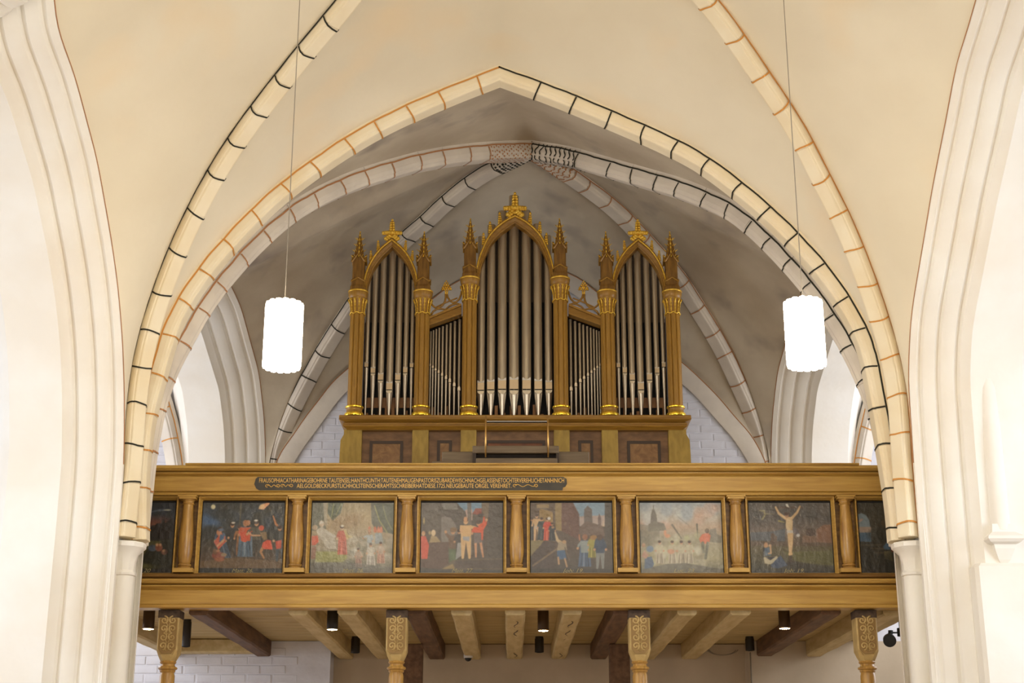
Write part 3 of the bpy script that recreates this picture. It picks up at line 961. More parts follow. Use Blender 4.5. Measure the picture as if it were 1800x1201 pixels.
    def finish(s, noise=9, wash=None):
        H, W = s.H, s.W
        for sc_, am in ((3, .5), (9, .35), (28, .25)):
            g = rng.normal(size=(H // sc_ + 2, W // sc_ + 2))
            yy = np.linspace(0, g.shape[0] - 1.001, H); xx = np.linspace(0, g.shape[1] - 1.001, W)
            yi, xi = yy.astype(int), xx.astype(int); fy, fx = (yy - yi)[:, None], (xx - xi)[None]
            G = g[yi][:, xi] * (1 - fy) * (1 - fx) + g[yi + 1][:, xi] * fy * (1 - fx) + g[yi][:, xi + 1] * (1 - fy) * fx + g[yi + 1][:, xi + 1] * fy * fx
            s.c += (G * noise * am)[..., None]
        b = np.pad(s.c, ((1, 1), (1, 1), (0, 0)), mode='edge')
        s.c = (b[1:-1, 1:-1] * 3 + b[:-2, 1:-1] + b[2:, 1:-1] + b[1:-1, :-2] + b[1:-1, 2:]) / 7
        s.c = s.c * .78 + np.array((74, 64, 48)) * .22
        if wash is not None:
            s.c = s.c * (1 - wash[1]) + np.array(wash[0]) * wash[1]
        s.c = np.clip(s.c, 0, 255) / 255.0

    def mesh(s, x0, x1, z0, z1, y, name, parent):
        s.c = np.clip(s.c, 0, 1)
        lin = np.where(s.c <= .04045, s.c / 12.92, ((s.c + .055) / 1.055) ** 2.4)
        H, W = s.H, s.W
        org = ORG[parent.name]
        xs = np.linspace(x0, x1, W) - org.x; zs = np.linspace(z1, z0, H) - org.z
        X, Z = np.meshgrid(xs, zs)
        co = np.stack([X, np.full_like(X, y - org.y), Z], -1).reshape(-1, 3)
        i = np.arange(H * W).reshape(H, W)
        q = np.stack([i[1:, :-1], i[1:, 1:], i[:-1, 1:], i[:-1, :-1]], -1).reshape(-1, 4)
        # a thin back so the canvas has thickness
        me = bpy.data.meshes.new(name)
        nb = 4
        back = np.array([[xs[0], y + .012 - org.y, zs[-1]], [xs[-1], y + .012 - org.y, zs[-1]], [xs[-1], y + .012 - org.y, zs[0]], [xs[0], y + .012 - org.y, zs[0]]])
        n0 = H * W
        me.vertices.add(n0 + 4); me.vertices.foreach_set('co', np.vstack([co, back]).ravel())
        nq = len(q)
        faces = np.vstack([q, [[n0 + 3, n0 + 2, n0 + 1, n0]]])
        me.loops.add(len(faces) * 4); me.loops.foreach_set('vertex_index', faces.ravel().astype(np.int32))
        me.polygons.add(len(faces)); me.polygons.foreach_set('loop_start', (np.arange(len(faces)) * 4).astype(np.int32))
        me.polygons.foreach_set('loop_total', np.full(len(faces), 4, np.int32))
        at_ = me.color_attributes.new('paint', 'FLOAT_COLOR', 'POINT')
        col = np.ones((n0 + 4, 4)); col[:n0, :3] = lin.reshape(-1, 3); col[n0:, :3] = .2
        at_.data.foreach_set('color', col.ravel())
        me.materials.append(MATS['painted_canvas'])
        me.update(calc_edges=True); me.validate()
        o = bpy.data.objects.new(name, me); C.objects.link(o); o.parent = parent
        KIDS.setdefault(parent.name, []).append(o); PAR[o.name] = parent
        return o

SK = (200, 150, 108); RED = (190, 72, 42); BLU = (62, 84, 112); DK = (34, 32, 28)

def pan1():
    p = Paint([(-340, 75), (570, 75), (505, 830), (-405, 830)])
    p.grad([(0, (26, 32, 42)), (.25, (36, 46, 62)), (.45, (44, 40, 38)), (.55, (34, 34, 24)), (.9, (28, 30, 18)), (1, (20, 20, 16))])
    p.E(330, 300, 170, 60, (128, 66, 46), .8, 0, 14)
    p.P([(180, 370), (240, 345), (255, 280), (270, 280), (275, 345), (300, 320), (330, 320), (350, 300), (400, 300), (410, 255), (435, 255), (440, 300), (520, 240), (560, 460), (300, 470), (180, 450)], (26, 22, 22))
    p.L([(250, 185), (380, 160), (500, 155)], [4, 26, 6], (96, 112, 128), .7)
    p.E(470, 158, 40, 9, (190, 190, 170), .9)
    p.P([(50, 350), (120, 400), (210, 480), (400, 488), (340, 540), (250, 560), (200, 640), (120, 600)], (92, 88, 44))
    p.E(300, 560, 50, 34, (70, 84, 104)); p.E(370, 555, 40, 40, (128, 70, 50)); p.E(430, 600, 36, 30, (120, 70, 54))
    p.E(350, 525, 16, 16, SK); p.E(385, 525, 15, 15, SK); p.E(425, 590, 15, 15, SK)
    p.E(60, 375, 20, 24, SK, .8); p.E(20, 560, 110, 130, (48, 62, 76)); p.E(140, 705, 14, 22, SK)
    p.E(170, 745, 130, 26, (98, 96, 44), .9, 6, 6)
    p.P([(-420, 780), (520, 780), (520, 840), (-420, 840)], (22, 22, 20))
    p.blotch(30, [(22, 26, 22), (40, 44, 30)], -340, 560, 80, 760, 20, 60, .35)
    p.finish(7); return p

def pan2():
    p = Paint([(765, 82), (1685, 85), (1645, 822), (703, 830)])
    p.grad([(0, (42, 46, 48)), (.3, (50, 60, 72)), (.5, (44, 42, 34)), (.75, (72, 56, 38)), (.9, (84, 64, 42)), (1, (40, 32, 22))])
    p.E(840, 260, 120, 90, (58, 92, 138), .9, 0, 14)
    p.blotch(60, [(26, 28, 22), (40, 40, 28), (34, 32, 22), (56, 50, 32)], 980, 1680, 90, 560, 20, 80, .55)
    p.E(860, 200, 90, 40, (28, 36, 44), .7, 20, 8); p.E(840, 400, 100, 70, (28, 30, 26), .9, 0, 6); p.E(960, 210, 90, 60, (30, 34, 34), .8, 0, 8)
    p.L([(1190, 90), (1170, 340)], [14, 10], (92, 84, 58)); p.L([(1500, 130), (1600, 340)], 8, (84, 74, 50))
    p.E(878, 131, 25, 25, (222, 214, 170)); p.P([(1380, 155), (1420, 105), (1500, 85), (1510, 100), (1440, 160)], (232, 160, 110)); p.E(1420, 130, 34, 24, (240, 206, 150), .8, -25)
    p.P([(720, 700), (1100, 660), (1650, 690), (1640, 770), (710, 770)], (104, 80, 50), .8)
    p.man(1090, 640, 350, (34, 34, 34), (40, 36, 32), arms=[(1.7, -6.3), (-1.0, -4.0)]); p.E(1100, 298, 22, 10, (220, 214, 200))
    p.man(1170, 640, 320, (150, 96, 50), (140, 90, 48), robe=True, wd=.7)
    p.man(1235, 660, 390, (196, 84, 48), (76, 100, 124), robe=True, wd=1.2, arms=[(2.5, -4.4), (-1.4, -4.6)], hair=(96, 56, 30))
    p.P([(1165, 400), (1290, 380), (1300, 420), (1240, 500), (1200, 495)], (206, 74, 42))
    p.E(1240, 300, 26, 30, (170, 110, 70)); p.E(1268, 300, 24, 30, (186, 126, 84))
    p.man(1360, 640, 370, (78, 74, 60), (52, 48, 40), arms=[(-2.2, -4.6), (1.2, -5.6)], skin=SK); p.E(1355, 275, 22, 10, (226, 220, 208))
    p.L([(1400, 430), (1310, 430), (1270, 400)], [16, 18, 20], SK)
    p.P([(1395, 400), (1470, 390), (1480, 470), (1440, 480)], (128, 100, 60)); p.E(1415, 352, 30, 28, (200, 76, 46))
    p.P([(1430, 500), (1480, 475), (1520, 480), (1540, 572), (1410, 570)], (214, 74, 44)); p.L([(1420, 570), (1405, 600), (1440, 660)], [34, 26, 20], (176, 124, 76)); p.L([(1380, 560), (1370, 650)], [30, 18], (60, 52, 40))
    p.L([(1548, 230), (1575, 310), (1620, 350)], [16, 24, 30], (196, 128, 80)); p.man(1620, 690, 370, (44, 44, 40), (60, 70, 80)); p.P([(1570, 490), (1640, 475), (1635, 560), (1580, 570)], (200, 70, 44))
    p.man(1020, 670, 330, (62, 84, 110), (58, 78, 104), robe=True, lean=-.2, wd=.8)
    p.P([(880, 500), (960, 400), (1010, 440), (1010, 500), (930, 580)], (190, 84, 62)); p.E(940, 400, 30, 34, (196, 128, 90)); p.E(960, 372, 36, 16, (80, 96, 120)); p.P([(950, 420), (1000, 420), (990, 480), (940, 500)], (60, 92, 130))
    p.L([(990, 480), (920, 540)], [24, 18], SK); p.E(930, 640, 76, 40, (130, 62, 44)); p.E(940, 680, 56, 22, (150, 84, 50)); p.E(990, 630, 34, 18, (150, 124, 90)); p.E(890, 600, 24, 30, (118, 82, 56)); p.E(925, 590, 22, 14, (160, 110, 80))
    p.P([(690, 768), (1660, 768), (1660, 840), (690, 840)], (28, 28, 24))
    p.finish(8); return p

def pan3():
    p = Paint([(125, 68), (865, 68), (845, 650), (95, 650)])  # palette kept light: some varnish glare is painted into the colours
    p.grad([(0, (150, 136, 100)), (.3, (166, 146, 108)), (.5, (150, 136, 110)), (.8, (132, 126, 104)), (1, (84, 84, 76))])
    p.P([(120, 70), (245, 70), (250, 300), (120, 300)], (96, 98, 82)); p.P([(225, 70), (258, 70), (262, 260), (235, 260)], (160, 150, 126))
    p.P([(270, 70), (410, 70), (380, 160), (310, 220), (265, 160)], (74, 84, 62)); p.L([(320, 80), (300, 190)], 7, (138, 140, 84)); p.L([(390, 80), (340, 170)], 6, (150, 148, 92))
    p.P([(655, 70), (860, 70), (860, 330), (700, 300), (660, 240)], (84, 86, 70)); p.P([(680, 80), (860, 80), (850, 330), (780, 300), (720, 200)], (70, 78, 60)); p.L([(685, 95), (730, 220), (800, 320)], 8, (150, 146, 84)); p.L([(760, 90), (790, 200), (840, 290)], 6, (130, 130, 80))
    p.E(420, 230, 150, 60, (140, 114, 76), .8, -15, 8)
    p.P([(160, 300), (210, 265), (265, 300), (335, 380), (340, 450), (270, 450), (230, 400), (190, 350)], (176, 168, 150)); p.E(210, 245, 24, 26, (186, 164, 136)); p.P([(190, 250), (205, 215), (232, 235)], (206, 200, 186))
    p.L([(250, 310), (330, 350)], [26, 18], (184, 176, 160)); p.P([(120, 345), (175, 340), (185, 390), (150, 420), (120, 420)], (204, 90, 62)); p.E(150, 275, 24, 22, (168, 146, 118)); p.P([(120, 430), (160, 430), (150, 530), (110, 530)], (140, 100, 80))
    p.P([(160, 470), (420, 470), (440, 520), (400, 555), (150, 555)], (138, 138, 74))
    p.man(395, 500, 245, (180, 84, 62), (196, 88, 66), robe=True, wd=.9, skin=(196, 160, 120)); p.L([(420, 300), (440, 350), (480, 350)], [20, 24, 18], (186, 166, 110)); p.E(397, 262, 15, 10, (214, 206, 184))
    p.blotch(40, [(190, 184, 166), (120, 118, 100), (206, 200, 184), (100, 104, 92)], 450, 850, 360, 620, 12, 40, .5)
    p.man(640, 480, 180, (150, 160, 160), (160, 160, 150), arms=[(-2.4, -5.0), (1.2, -4)], skin=(190, 140, 104)); p.P([(690, 320), (750, 320), (760, 400), (690, 410)], (142, 152, 152))
    for x_, c_ in ((690, (190, 108, 74)), (720, (196, 116, 80)), (745, (200, 124, 88)), (640, (180, 130, 96))): p.E(x_, 300, 15, 18, c_); p.P([(x_ - 14, 284), (x_, 262), (x_ + 14, 284)], (200, 110, 80))
    p.man(650, 590, 190, (184, 176, 160), (190, 184, 170), robe=True, wd=1.1); p.man(540, 600, 160, (170, 150, 130), (168, 130, 112), robe=True); p.man(740, 570, 180, (178, 160, 140), (190, 140, 116), robe=True)
    p.P([(90, 560), (500, 560), (850, 600), (850, 660), (90, 660)], (90, 88, 80), .6)
    p.finish(14); return p

def pan4():
    p = Paint([(1018, 70), (1760, 70), (1748, 655), (1005, 650)])
    p.grad([(0, (84, 76, 68)), (.3, (78, 70, 60)), (.6, (74, 62, 52)), (.85, (72, 62, 52)), (1, (64, 60, 56))])
    p.P([(1340, 70), (1565, 70), (1565, 150), (1420, 165)], (110, 140, 160)); p.P([(1415, 130), (1480, 130), (1480, 220), (1420, 210)], (178, 150, 140))
    p.P([(1480, 165), (1510, 120), (1565, 120), (1565, 180)], (140, 72, 58)); p.P([(1565, 70), (1630, 70), (1630, 215), (1575, 215)], (112, 96, 76)); p.P([(1630, 70), (1765, 70), (1765, 540), (1600, 540)], (74, 66, 58))
    p.P([(1195, 70), (1330, 70), (1420, 150), (1430, 200), (1380, 300), (1180, 130)], (72, 64, 56)); p.P([(1200, 75), (1340, 75), (1350, 130), (1220, 130)], (112, 108, 100))
    p.P([(1200, 400), (1200, 195), (1235, 185), (1290, 200), (1330, 250), (1345, 330), (1345, 400)], (116, 108, 100)); p.P([(1435, 72), (1470, 72), (1475, 500), (1440, 500)], (100, 92, 82))
    p.P([(1020, 395), (1345, 395), (1345, 560), (1180, 612), (1020, 600)], (88, 64, 52), .8)
    p.E(1040, 325, 16, 20, SK); p.P([(1015, 345), (1060, 345), (1090, 420), (1075, 530), (1020, 530)], (204, 78, 56)); p.E(1045, 222, 6, 26, (214, 190, 110), .8)
    p.P([(1090, 400), (1110, 340), (1160, 350), (1195, 395)], (150, 128, 88)); p.E(1130, 320, 20, 26, (206, 180, 140)); p.E(1098, 320, 12, 16, (150, 130, 90))
    p.man(1305, 590, 310, (98, 74, 54), (78, 92, 62), arms=[(-1.6, -6.8), (1.4, -5)]); p.E(1310, 295, 30, 20, (120, 92, 62)); p.E(1300, 520, 20, 60, (84, 100, 66))
    p.man(1360, 520, 230, (60, 54, 50), (48, 44, 42)); p.P([(1345, 400), (1395, 400), (1390, 500), (1325, 540)], (142, 142, 140))
    p.P([(1300, 540), (1760, 525), (1750, 620), (1200, 612)], (92, 80, 62), .9); p.P([(1200, 612), (1300, 570), (1320, 610)], (140, 116, 70)); p.P([(1320, 545), (1760, 540), (1750, 610), (1320, 605)], (72, 60, 52))
    p.man(1420, 525, 330, (206, 166, 112), (206, 168, 116), arms=[(-1.0, -5.2), (2.0, -5.6)], wd=1.15, skin=(206, 160, 110)); p.P([(1390, 350), (1455, 350), (1450, 390), (1395, 380)], (152, 152, 152)); p.E(1418, 212, 17, 24, (190, 136, 90))
    p.man(1535, 515, 300, (206, 80, 46), (86, 78, 76), arms=[(-1.5, -4.8), (1.8, -7.6)], wd=1.1); p.L([(1505, 395), (1508, 515)], [24, 14], (196, 140, 100)); p.L([(1550, 395), (1572, 515)], [24, 14], (196, 140, 100)); p.P([(1490, 320), (1555, 320), (1560, 400), (1495, 405)], (104, 92, 88)); p.E(1555, 175, 26, 12, (50, 40, 34))
    p.L([(1545, 270), (1580, 240), (1585, 195)], [26, 20, 14], (206, 80, 46))
    p.P([(1000, 625), (1760, 625), (1760, 660), (1000, 660)], (54, 54, 52))
    p.finish(7); return p

def pan5():
    p = Paint([(125, 65), (840, 65), (860, 640), (125, 640)])
    p.grad([(0, (84, 74, 62)), (.3, (82, 70, 58)), (.6, (76, 62, 52)), (.85, (70, 62, 54)), (1, (60, 56, 52))])
    p.P([(500, 66), (780, 66), (780, 250), (560, 260), (500, 140)], (120, 146, 164)); p.P([(555, 180), (780, 170), (780, 260), (560, 265)], (186, 150, 130), .7)
    p.P([(597, 125), (627, 92), (665, 125), (670, 245), (597, 245)], (92, 82, 76)); p.P([(560, 265), (620, 215), (760, 260), (780, 340), (560, 330)], (98, 80, 70)); p.P([(718, 190), (728, 155), (745, 190), (745, 260), (718, 260)], (100, 84, 80)); p.P([(765, 190), (772, 260), (757, 260)], (196, 176, 150))
    p.P([(400, 68), (500, 68), (555, 165), (555, 370), (400, 300)], (92, 62, 52)); p.P([(340, 68), (400, 68), (402, 300), (350, 290)], (140, 118, 76)); p.P([(130, 70), (345, 70), (345, 380), (130, 380)], (88, 72, 56))
    p.P([(185, 82), (292, 82), (292, 112), (185, 112)], (148, 124, 84)); p.P([(215, 115), (318, 140), (320, 260), (215, 230)], (136, 108, 58)); p.L([(212, 130), (212, 200)], 5, (196, 160, 90)); p.L([(320, 150), (320, 250)], 5, (196, 160, 90))
    p.P([(775, 68), (845, 68), (855, 500), (780, 400)], (70, 64, 58))
    p.P([(130, 372), (248, 374), (225, 400), (225, 418), (205, 420), (205, 440), (180, 442), (180, 465), (155, 468), (155, 495), (130, 498)], (128, 116, 78)); p.P([(130, 498), (250, 380), (340, 390), (340, 600), (130, 600)], (66, 54, 50), .85)
    p.man(143, 375, 190, (44, 48, 52), robe=True, wd=.8); p.man(185, 372, 215, (206, 170, 124), (210, 172, 126), skin=(208, 160, 116), wd=.95); p.P([(165, 258), (208, 258), (205, 285), (168, 280)], (190, 176, 156)); p.man(228, 375, 190, (46, 56, 60), robe=True)
    p.man(278, 378, 190, (190, 60, 40), (204, 70, 44), robe=True, wd=.95); p.E(292, 196, 15, 13, (206, 200, 190)); p.man(318, 378, 150, (36, 40, 46), robe=True); p.E(325, 268, 14, 10, (150, 112, 76))
    p.E(432, 240, 12, 16, (110, 84, 66)); p.E(478, 270, 12, 14, (100, 74, 60))
    p.L([(150, 575), (400, 415)], 14, (110, 92, 70)); p.L([(345, 310), (365, 370), (395, 395)], [14, 24, 34], (186, 160, 120)); p.P([(375, 385), (440, 385), (450, 450), (360, 460)], (150, 136, 112)); p.E(425, 385, 18, 14, (176, 140, 100)); p.P([(360, 455), (430, 450), (445, 520), (365, 525)], (60, 88, 122)); p.L([(372, 510), (378, 560)], 16, (176, 140, 104)); p.L([(430, 520), (448, 580)], 15, (176, 140, 104)); p.L([(430, 430), (470, 530)], 9, (100, 86, 72))
    p.man(605, 590, 265, (130, 140, 138), (72, 94, 124), robe=True, wd=1.1, arms=[(-1.8, -4.4), (1, -4)]); p.E(605, 345, 24, 22, (140, 92, 66)); p.L([(555, 330), (560, 370)], 12, (170, 112, 80))
    p.man(668, 515, 190, (150, 142, 60), (146, 140, 56), robe=True, wd=.9); p.E(680, 350, 32, 20, (150, 110, 60)); p.man(740, 595, 270, (44, 60, 84), (124, 128, 126), wd=1.2); p.E(735, 400, 46, 56, (42, 58, 82)); p.E(735, 350, 26, 22, (70, 48, 36))
    p.P([(125, 600), (860, 600), (860, 650), (125, 650)], (50, 46, 42))
    p.finish(7); return p

def pan6():
    p = Paint([(1000, 62), (1715, 60), (1745, 635), (1012, 640)])  # colours lightened to carry part of the glare on the varnish
    p.grad([(0, (150, 160, 164)), (.2, (176, 170, 156)), (.35, (180, 156, 132)), (.5, (156, 150, 128)), (.8, (160, 154, 120)), (1, (104, 102, 88))])
    p.blotch(16, [(196, 154, 130), (186, 190, 190), (140, 156, 170)], 1010, 1720, 80, 260, 30, 80, .5)
    p.P([(1105, 170), (1118, 120), (1135, 120), (1155, 170), (1160, 260), (1100, 260)], (104, 98, 88)); p.P([(1085, 240), (1140, 215), (1220, 235), (1240, 290), (1080, 300)], (112, 106, 92)); p.L([(1127, 90), (1127, 130)], 8, (104, 98, 88))
    p.P([(1010, 240), (1180, 260), (1180, 420), (1010, 420)], (116, 112, 96), .7); p.P([(1620, 280), (1670, 270), (1680, 320), (1720, 330), (1720, 390), (1600, 380)], (112, 108, 96), .8)
    p.L([(1290, 245), (1370, 355)], [16, 8], (96, 90, 76)); p.L([(1505, 240), (1512, 340)], [16, 8], (90, 86, 72)); p.L([(1340, 180), (1430, 245)], 4, (120, 120, 110))
    p.E(1228, 310, 12, 24, (204, 144, 108)); p.E(1250, 335, 24, 16, (200, 140, 104))
    p.P([(1550, 320), (1600, 305), (1625, 330), (1612, 395), (1540, 395), (1522, 355)], (206, 112, 80)); p.E(1593, 292, 18, 20, (100, 86, 70)); p.L([(1555, 390), (1560, 460)], 26, (104, 104, 84)); p.L([(1600, 390), (1580, 510)], 24, (100, 100, 84))
    p.blotch(70, [(206, 200, 176), (190, 186, 150), (170, 172, 120), (130, 124, 104), (214, 210, 190)], 1120, 1560, 340, 600, 12, 40, .5)
    p.E(1095, 440, 32, 26, (110, 130, 150)); p.P([(1050, 510), (1110, 500), (1130, 560), (1110, 605), (1045, 600)], (84, 104, 130)); p.P([(1045, 450), (1085, 490), (1060, 520), (1020, 500)], (190, 150, 130)); p.E(1040, 410, 16, 16, (180, 140, 110))
    for x_ in (1180, 1290, 1370, 1440): p.man(x_, 560, 190, (186, 178, 150), (190, 180, 156), robe=True, skin=(200, 150, 120)); 
    p.E(1280, 460, 30, 20, (206, 140, 110), .7)
    p.P([(1230, 560), (1400, 550), (1740, 600), (1740, 640), (1010, 640), (1010, 610)], (100, 98, 88), .8)
    p.finish(13); return p

def pan7():
    p = Paint([(150, 75), (1050, 65), (1105, 770), (190, 772)])
    p.grad([(0, (78, 72, 64)), (.2, (70, 66, 62)), (.4, (108, 94, 84)), (.52, (92, 76, 62)), (.65, (88, 80, 52)), (.85, (70, 66, 44)), (1, (46, 44, 38))])
    p.blotch(26, [(60, 58, 56), (96, 88, 80), (86, 76, 70)], 150, 1060, 80, 330, 30, 110, .35)
    p.P([(180, 370), (420, 360), (560, 330), (560, 470), (185, 460)], (82, 92, 104), .8); p.P([(180, 450), (1080, 460), (1085, 500), (185, 500)], (90, 72, 56), .8)
    p.P([(405, 380), (430, 375), (470, 410), (470, 480), (405, 475)], (92, 74, 62)); p.P([(750, 400), (900, 400), (900, 465), (750, 465)], (120, 92, 72)); p.E(838, 360, 52, 42, (70, 56, 48)); p.P([(900, 340), (980, 290), (1080, 290), (1080, 470), (900, 460)], (128, 92, 70)); p.P([(780, 390), (900, 390), (880, 350), (800, 350)], (74, 58, 50))
    p.P([(540, 560), (1090, 540), (1095, 690), (700, 660)], (92, 92, 48), .85); p.E(650, 690, 110, 40, (54, 46, 38)); p.P([(520, 700), (700, 650), (1100, 720), (1105, 772), (480, 772)], (52, 48, 38), .8)
    p.P([(590, 135), (615, 135), (640, 660), (603, 660)], (66, 52, 40)); p.P([(470, 112), (760, 108), (760, 130), (470, 134)], (84, 62, 46), .7)
    s_ = (214, 180, 132)
    p.L([(455, 120), (490, 180), (560, 228)], [18, 24, 30], s_); p.L([(722, 110), (690, 170), (630, 230)], [18, 24, 30], s_)
    p.P([(560, 215), (625, 215), (645, 260), (640, 350), (585, 355), (570, 270)], s_); p.E(600, 290, 34, 60, (222, 196, 152)); p.E(578, 198, 20, 26, (150, 110, 78)); p.E(575, 185, 22, 16, (70, 46, 32))
    p.P([(575, 345), (645, 345), (650, 385), (585, 400)], (206, 200, 190)); p.P([(645, 320), (690, 335), (720, 390), (700, 412), (660, 370)], (96, 88, 92)); p.E(702, 395, 20, 16, (206, 206, 206))
    p.L([(605, 390), (606, 470), (612, 560)], [38, 28, 20], s_); p.L([(632, 390), (632, 470), (626, 560)], [36, 28, 20], s_); p.E(612, 578, 16, 16, s_); p.E(630, 576, 14, 16, s_)
    p.P([(560, 90), (585, 84), (605, 122), (570, 112)], (214, 212, 200)); p.L([(275, 155), (330, 160), (340, 200), (310, 240)], [6, 20, 14, 18], (140, 132, 90)); p.L([(340, 185), (440, 190)], [12, 3], (140, 132, 96)); p.L([(490, 255), (555, 270)], [16, 4], (170, 160, 90))
    p.E(350, 495, 22, 28, (196, 150, 110)); p.P([(330, 520), (385, 515), (410, 590), (340, 600)], (78, 98, 120)); p.P([(320, 520), (335, 520), (330, 650), (318, 600)], (40, 36, 36)); p.L([(400, 495), (405, 570), (380, 575)], [16, 18, 16], (206, 166, 124)); p.E(395, 497, 16, 12, (206, 166, 124))
    p.P([(325, 610), (470, 600), (500, 625), (400, 680), (335, 670)], (190, 180, 150)); p.P([(345, 610), (460, 603), (400, 640)], (46, 44, 52)); p.P([(400, 690), (510, 590), (590, 690), (480, 720), (420, 710)], (58, 72, 98))
    p.P([(180, 740), (1110, 740), (1110, 775), (180, 775)], (44, 44, 40))
    p.finish(7); return p

def pan8():
    p = Paint([(1240, 50), (2140, 50), (2180, 770), (1290, 770)])
    p.grad([(0, (50, 48, 38)), (.4, (58, 54, 42)), (.6, (44, 42, 34)), (.85, (36, 36, 30)), (1, (30, 30, 28))])
    p.P([(1250, 175), (1290, 160), (1340, 180), (1375, 230), (1395, 330), (1395, 450), (1270, 445)], (118, 138, 150)); p.P([(1260, 300), (1395, 300), (1395, 370), (1262, 360)], (170, 140, 120), .8); p.P([(1262, 355), (1395, 355), (1395, 450), (1270, 445)], (72, 100, 128)); p.E(1280, 235, 30, 12, (190, 150, 134), .8, -30)
    p.P([(1500, 250), (1600, 170), (1640, 260), (1520, 330)], (88, 70, 46), .6); p.E(1560, 380, 190, 80, (42, 42, 34), .8, 0, 6)
    p.L([(1290, 482), (1500, 480)], 8, (84, 78, 60)); p.L([(1400, 515), (1540, 518)], 10, (92, 80, 60)); p.L([(1420, 560), (1540, 560)], 10, (84, 74, 56))
    p.P([(1520, 500), (1560, 455), (1610, 460), (1600, 530), (1540, 525)], (66, 94, 118)); p.P([(1590, 440), (1640, 415), (1700, 430), (1700, 560), (1610, 550)], (196, 68, 46)); p.E(1643, 380, 34, 44, (150, 150, 144)); p.E(1645, 385, 12, 20, (46, 46, 44)); p.E(1597, 405, 15, 14, (206, 110, 80)); p.P([(1530, 545), (1605, 540), (1625, 640), (1540, 620)], (96, 88, 56))
    p.blotch(26, [(30, 32, 26), (56, 52, 38)], 1290, 2100, 500, 760, 20, 70, .4)
    p.man(1900, 640, 420, (80, 70, 50), (70, 60, 50), robe=True)
    p.finish(7); return p

INFO = [
    (pan1, 'dark night painting of a garden with sleeping figures, beside the left pier', '20'),
    (pan2, 'painting of a moonlit arrest crowd with a red-cloaked man', 'Matt: 26.'),
    (pan3, 'glare-lightened painting of an enthroned judge before green curtains', 'Matt: 26.'),
    (pan4, 'painting of a scourging with a red-shirted man raising his arm', 'Matt. 27.'),
    (pan5, 'painting of a man shown on palace steps to a town crowd', 'Joh: 19.'),
    (pan6, 'glare-lightened painting of a crowd on the road under a spire', 'Luc: 23.'),
    (pan7, 'painting of a crucifixion with a kneeling blue-robed woman', 'Joh: 19.'),
    (pan8, 'dark painting of a tomb cave with blue window, beside the right pier', 'Joh: 20.'),
]

def text_mesh(s_, size, name, m, parent, loc, width=None, shear=0.0, depth=.001):
    cu = bpy.data.curves.new(name, 'FONT'); cu.body = s_; cu.size = size; cu.extrude = depth; cu.shear = shear
    cu.align_x = 'LEFT'; cu.resolution_u = 3
    tmp = bpy.data.objects.new('tmp', cu); C.objects.link(tmp)
    dg = bpy.context.evaluated_depsgraph_get(); dg.update()
    me = bpy.data.meshes.new_from_object(tmp.evaluated_get(dg))
    bpy.data.objects.remove(tmp); bpy.data.curves.remove(cu)
    co = np.empty(len(me.vertices) * 3); me.vertices.foreach_get('co', co); co = co.reshape(-1, 3)
    if width:
        w0 = co[:, 0].max() - co[:, 0].min(); co[:, 0] *= width / w0
    org = ORG[root_of(parent).name]
    out = np.stack([co[:, 0] + loc[0] - org.x, -co[:, 2] + loc[1] - org.y, co[:, 1] + loc[2] - org.z], 1)
    me.vertices.foreach_set('co', out.ravel()); me.update()
    me.materials.clear(); me.materials.append(MATS[m]); me.name = name
    o = bpy.data.objects.new(name, me); C.objects.link(o); o.parent = parent
    KIDS.setdefault(parent.name, []).append(o); PAR[o.name] = parent
    o['kind'] = 'stuff'
    return o

for i, (fn, lab, cap) in enumerate(INFO):
    k = i - 4
    xa = ctr + k * pitch_ + .13; xb = ctr + (k + 1) * pitch_ - .13
    za, zb = row(1007.5), row(882)
    t = base('framed_painting', ((xa + xb) / 2, Y0 + .045, za), lab, 'painting', None)
    fn().mesh(xa, xb, za, zb, Y0 + .045, 'canvas', t)
    mb = MB()
    e = .012
    for a in ((xa - e, xb + e, za - e * .4, za + e * .2), (xa - e, xb + e, zb - e * .2, zb + e), (xa - e, xa + e * .3, za, zb), (xb - e * .3, xb + e, za, zb)):
        mb.box(a[0], a[1], Y0 + .04, Y0 + .06, a[2], a[3])
    mb.build('canvas_edge', 'black_gap', t)
    xx = {0: xa + .52, 3: xa + .30, 7: xa + .35}.get(i, xa + .31)
    text_mesh(cap, .052, 'caption', 'caption_paint', t, (xx, Y0 + .042, za + .012), width=(.07 if i == 0 else .20), shear=.35)

# inscription
q0 = at(447, 850, 13.97); q1 = at(996, 850, 13.97)
z0, z1 = zt(862, 13.97), zt(838.8, 13.97)
ib = base('inscription_board', ((q0.x + q1.x) / 2, 13.97, z0), 'black inscription board with crowded gold capitals on the parapet frieze', 'inscription')
a, b_, hh = q0.x, q1.x, z1 - z0
poly = [(a + .012, z1 - .018), (a + .03, z1), (b_ - .03, z1), (b_, z1 - .02), (b_ + .003, z0 + hh * .5), (b_ - .012, z0 + hh * .28), (b_ - .035, z0 + hh * .22), (b_ - .04, z0), (a + .05, z0), (a + .02, z0 + .02), (a, z0 + hh * .45)]
MB().prism_y(poly, 13.968, 13.985).build('board', 'plaque_black', ib)
ln1 = 'FRAUSOPHIACATHARINAGEBOHRNE TAUTENSEL:HANTHCUNTH:TAUTENEHMALIGENPASTORISZUBARDEWISCHNACHGELASSENETOCHTERVEREHLICHETANHINICH'
ln2 = 'AELGOLDBECKFURSTLICHHOLSTEINSCHERAMTSSCHREIBERHATDIESE.1725.NEUGEBAUTE ORGEL VEREHRET.'
x0 = at(455, 850, 13.97).x; x1 = at(991, 850, 13.97).x
text_mesh(ln1, .062, 'lettering', 'gold_letter', ib, (x0, 13.967, zt(848.6, 13.97)), width=x1 - x0)
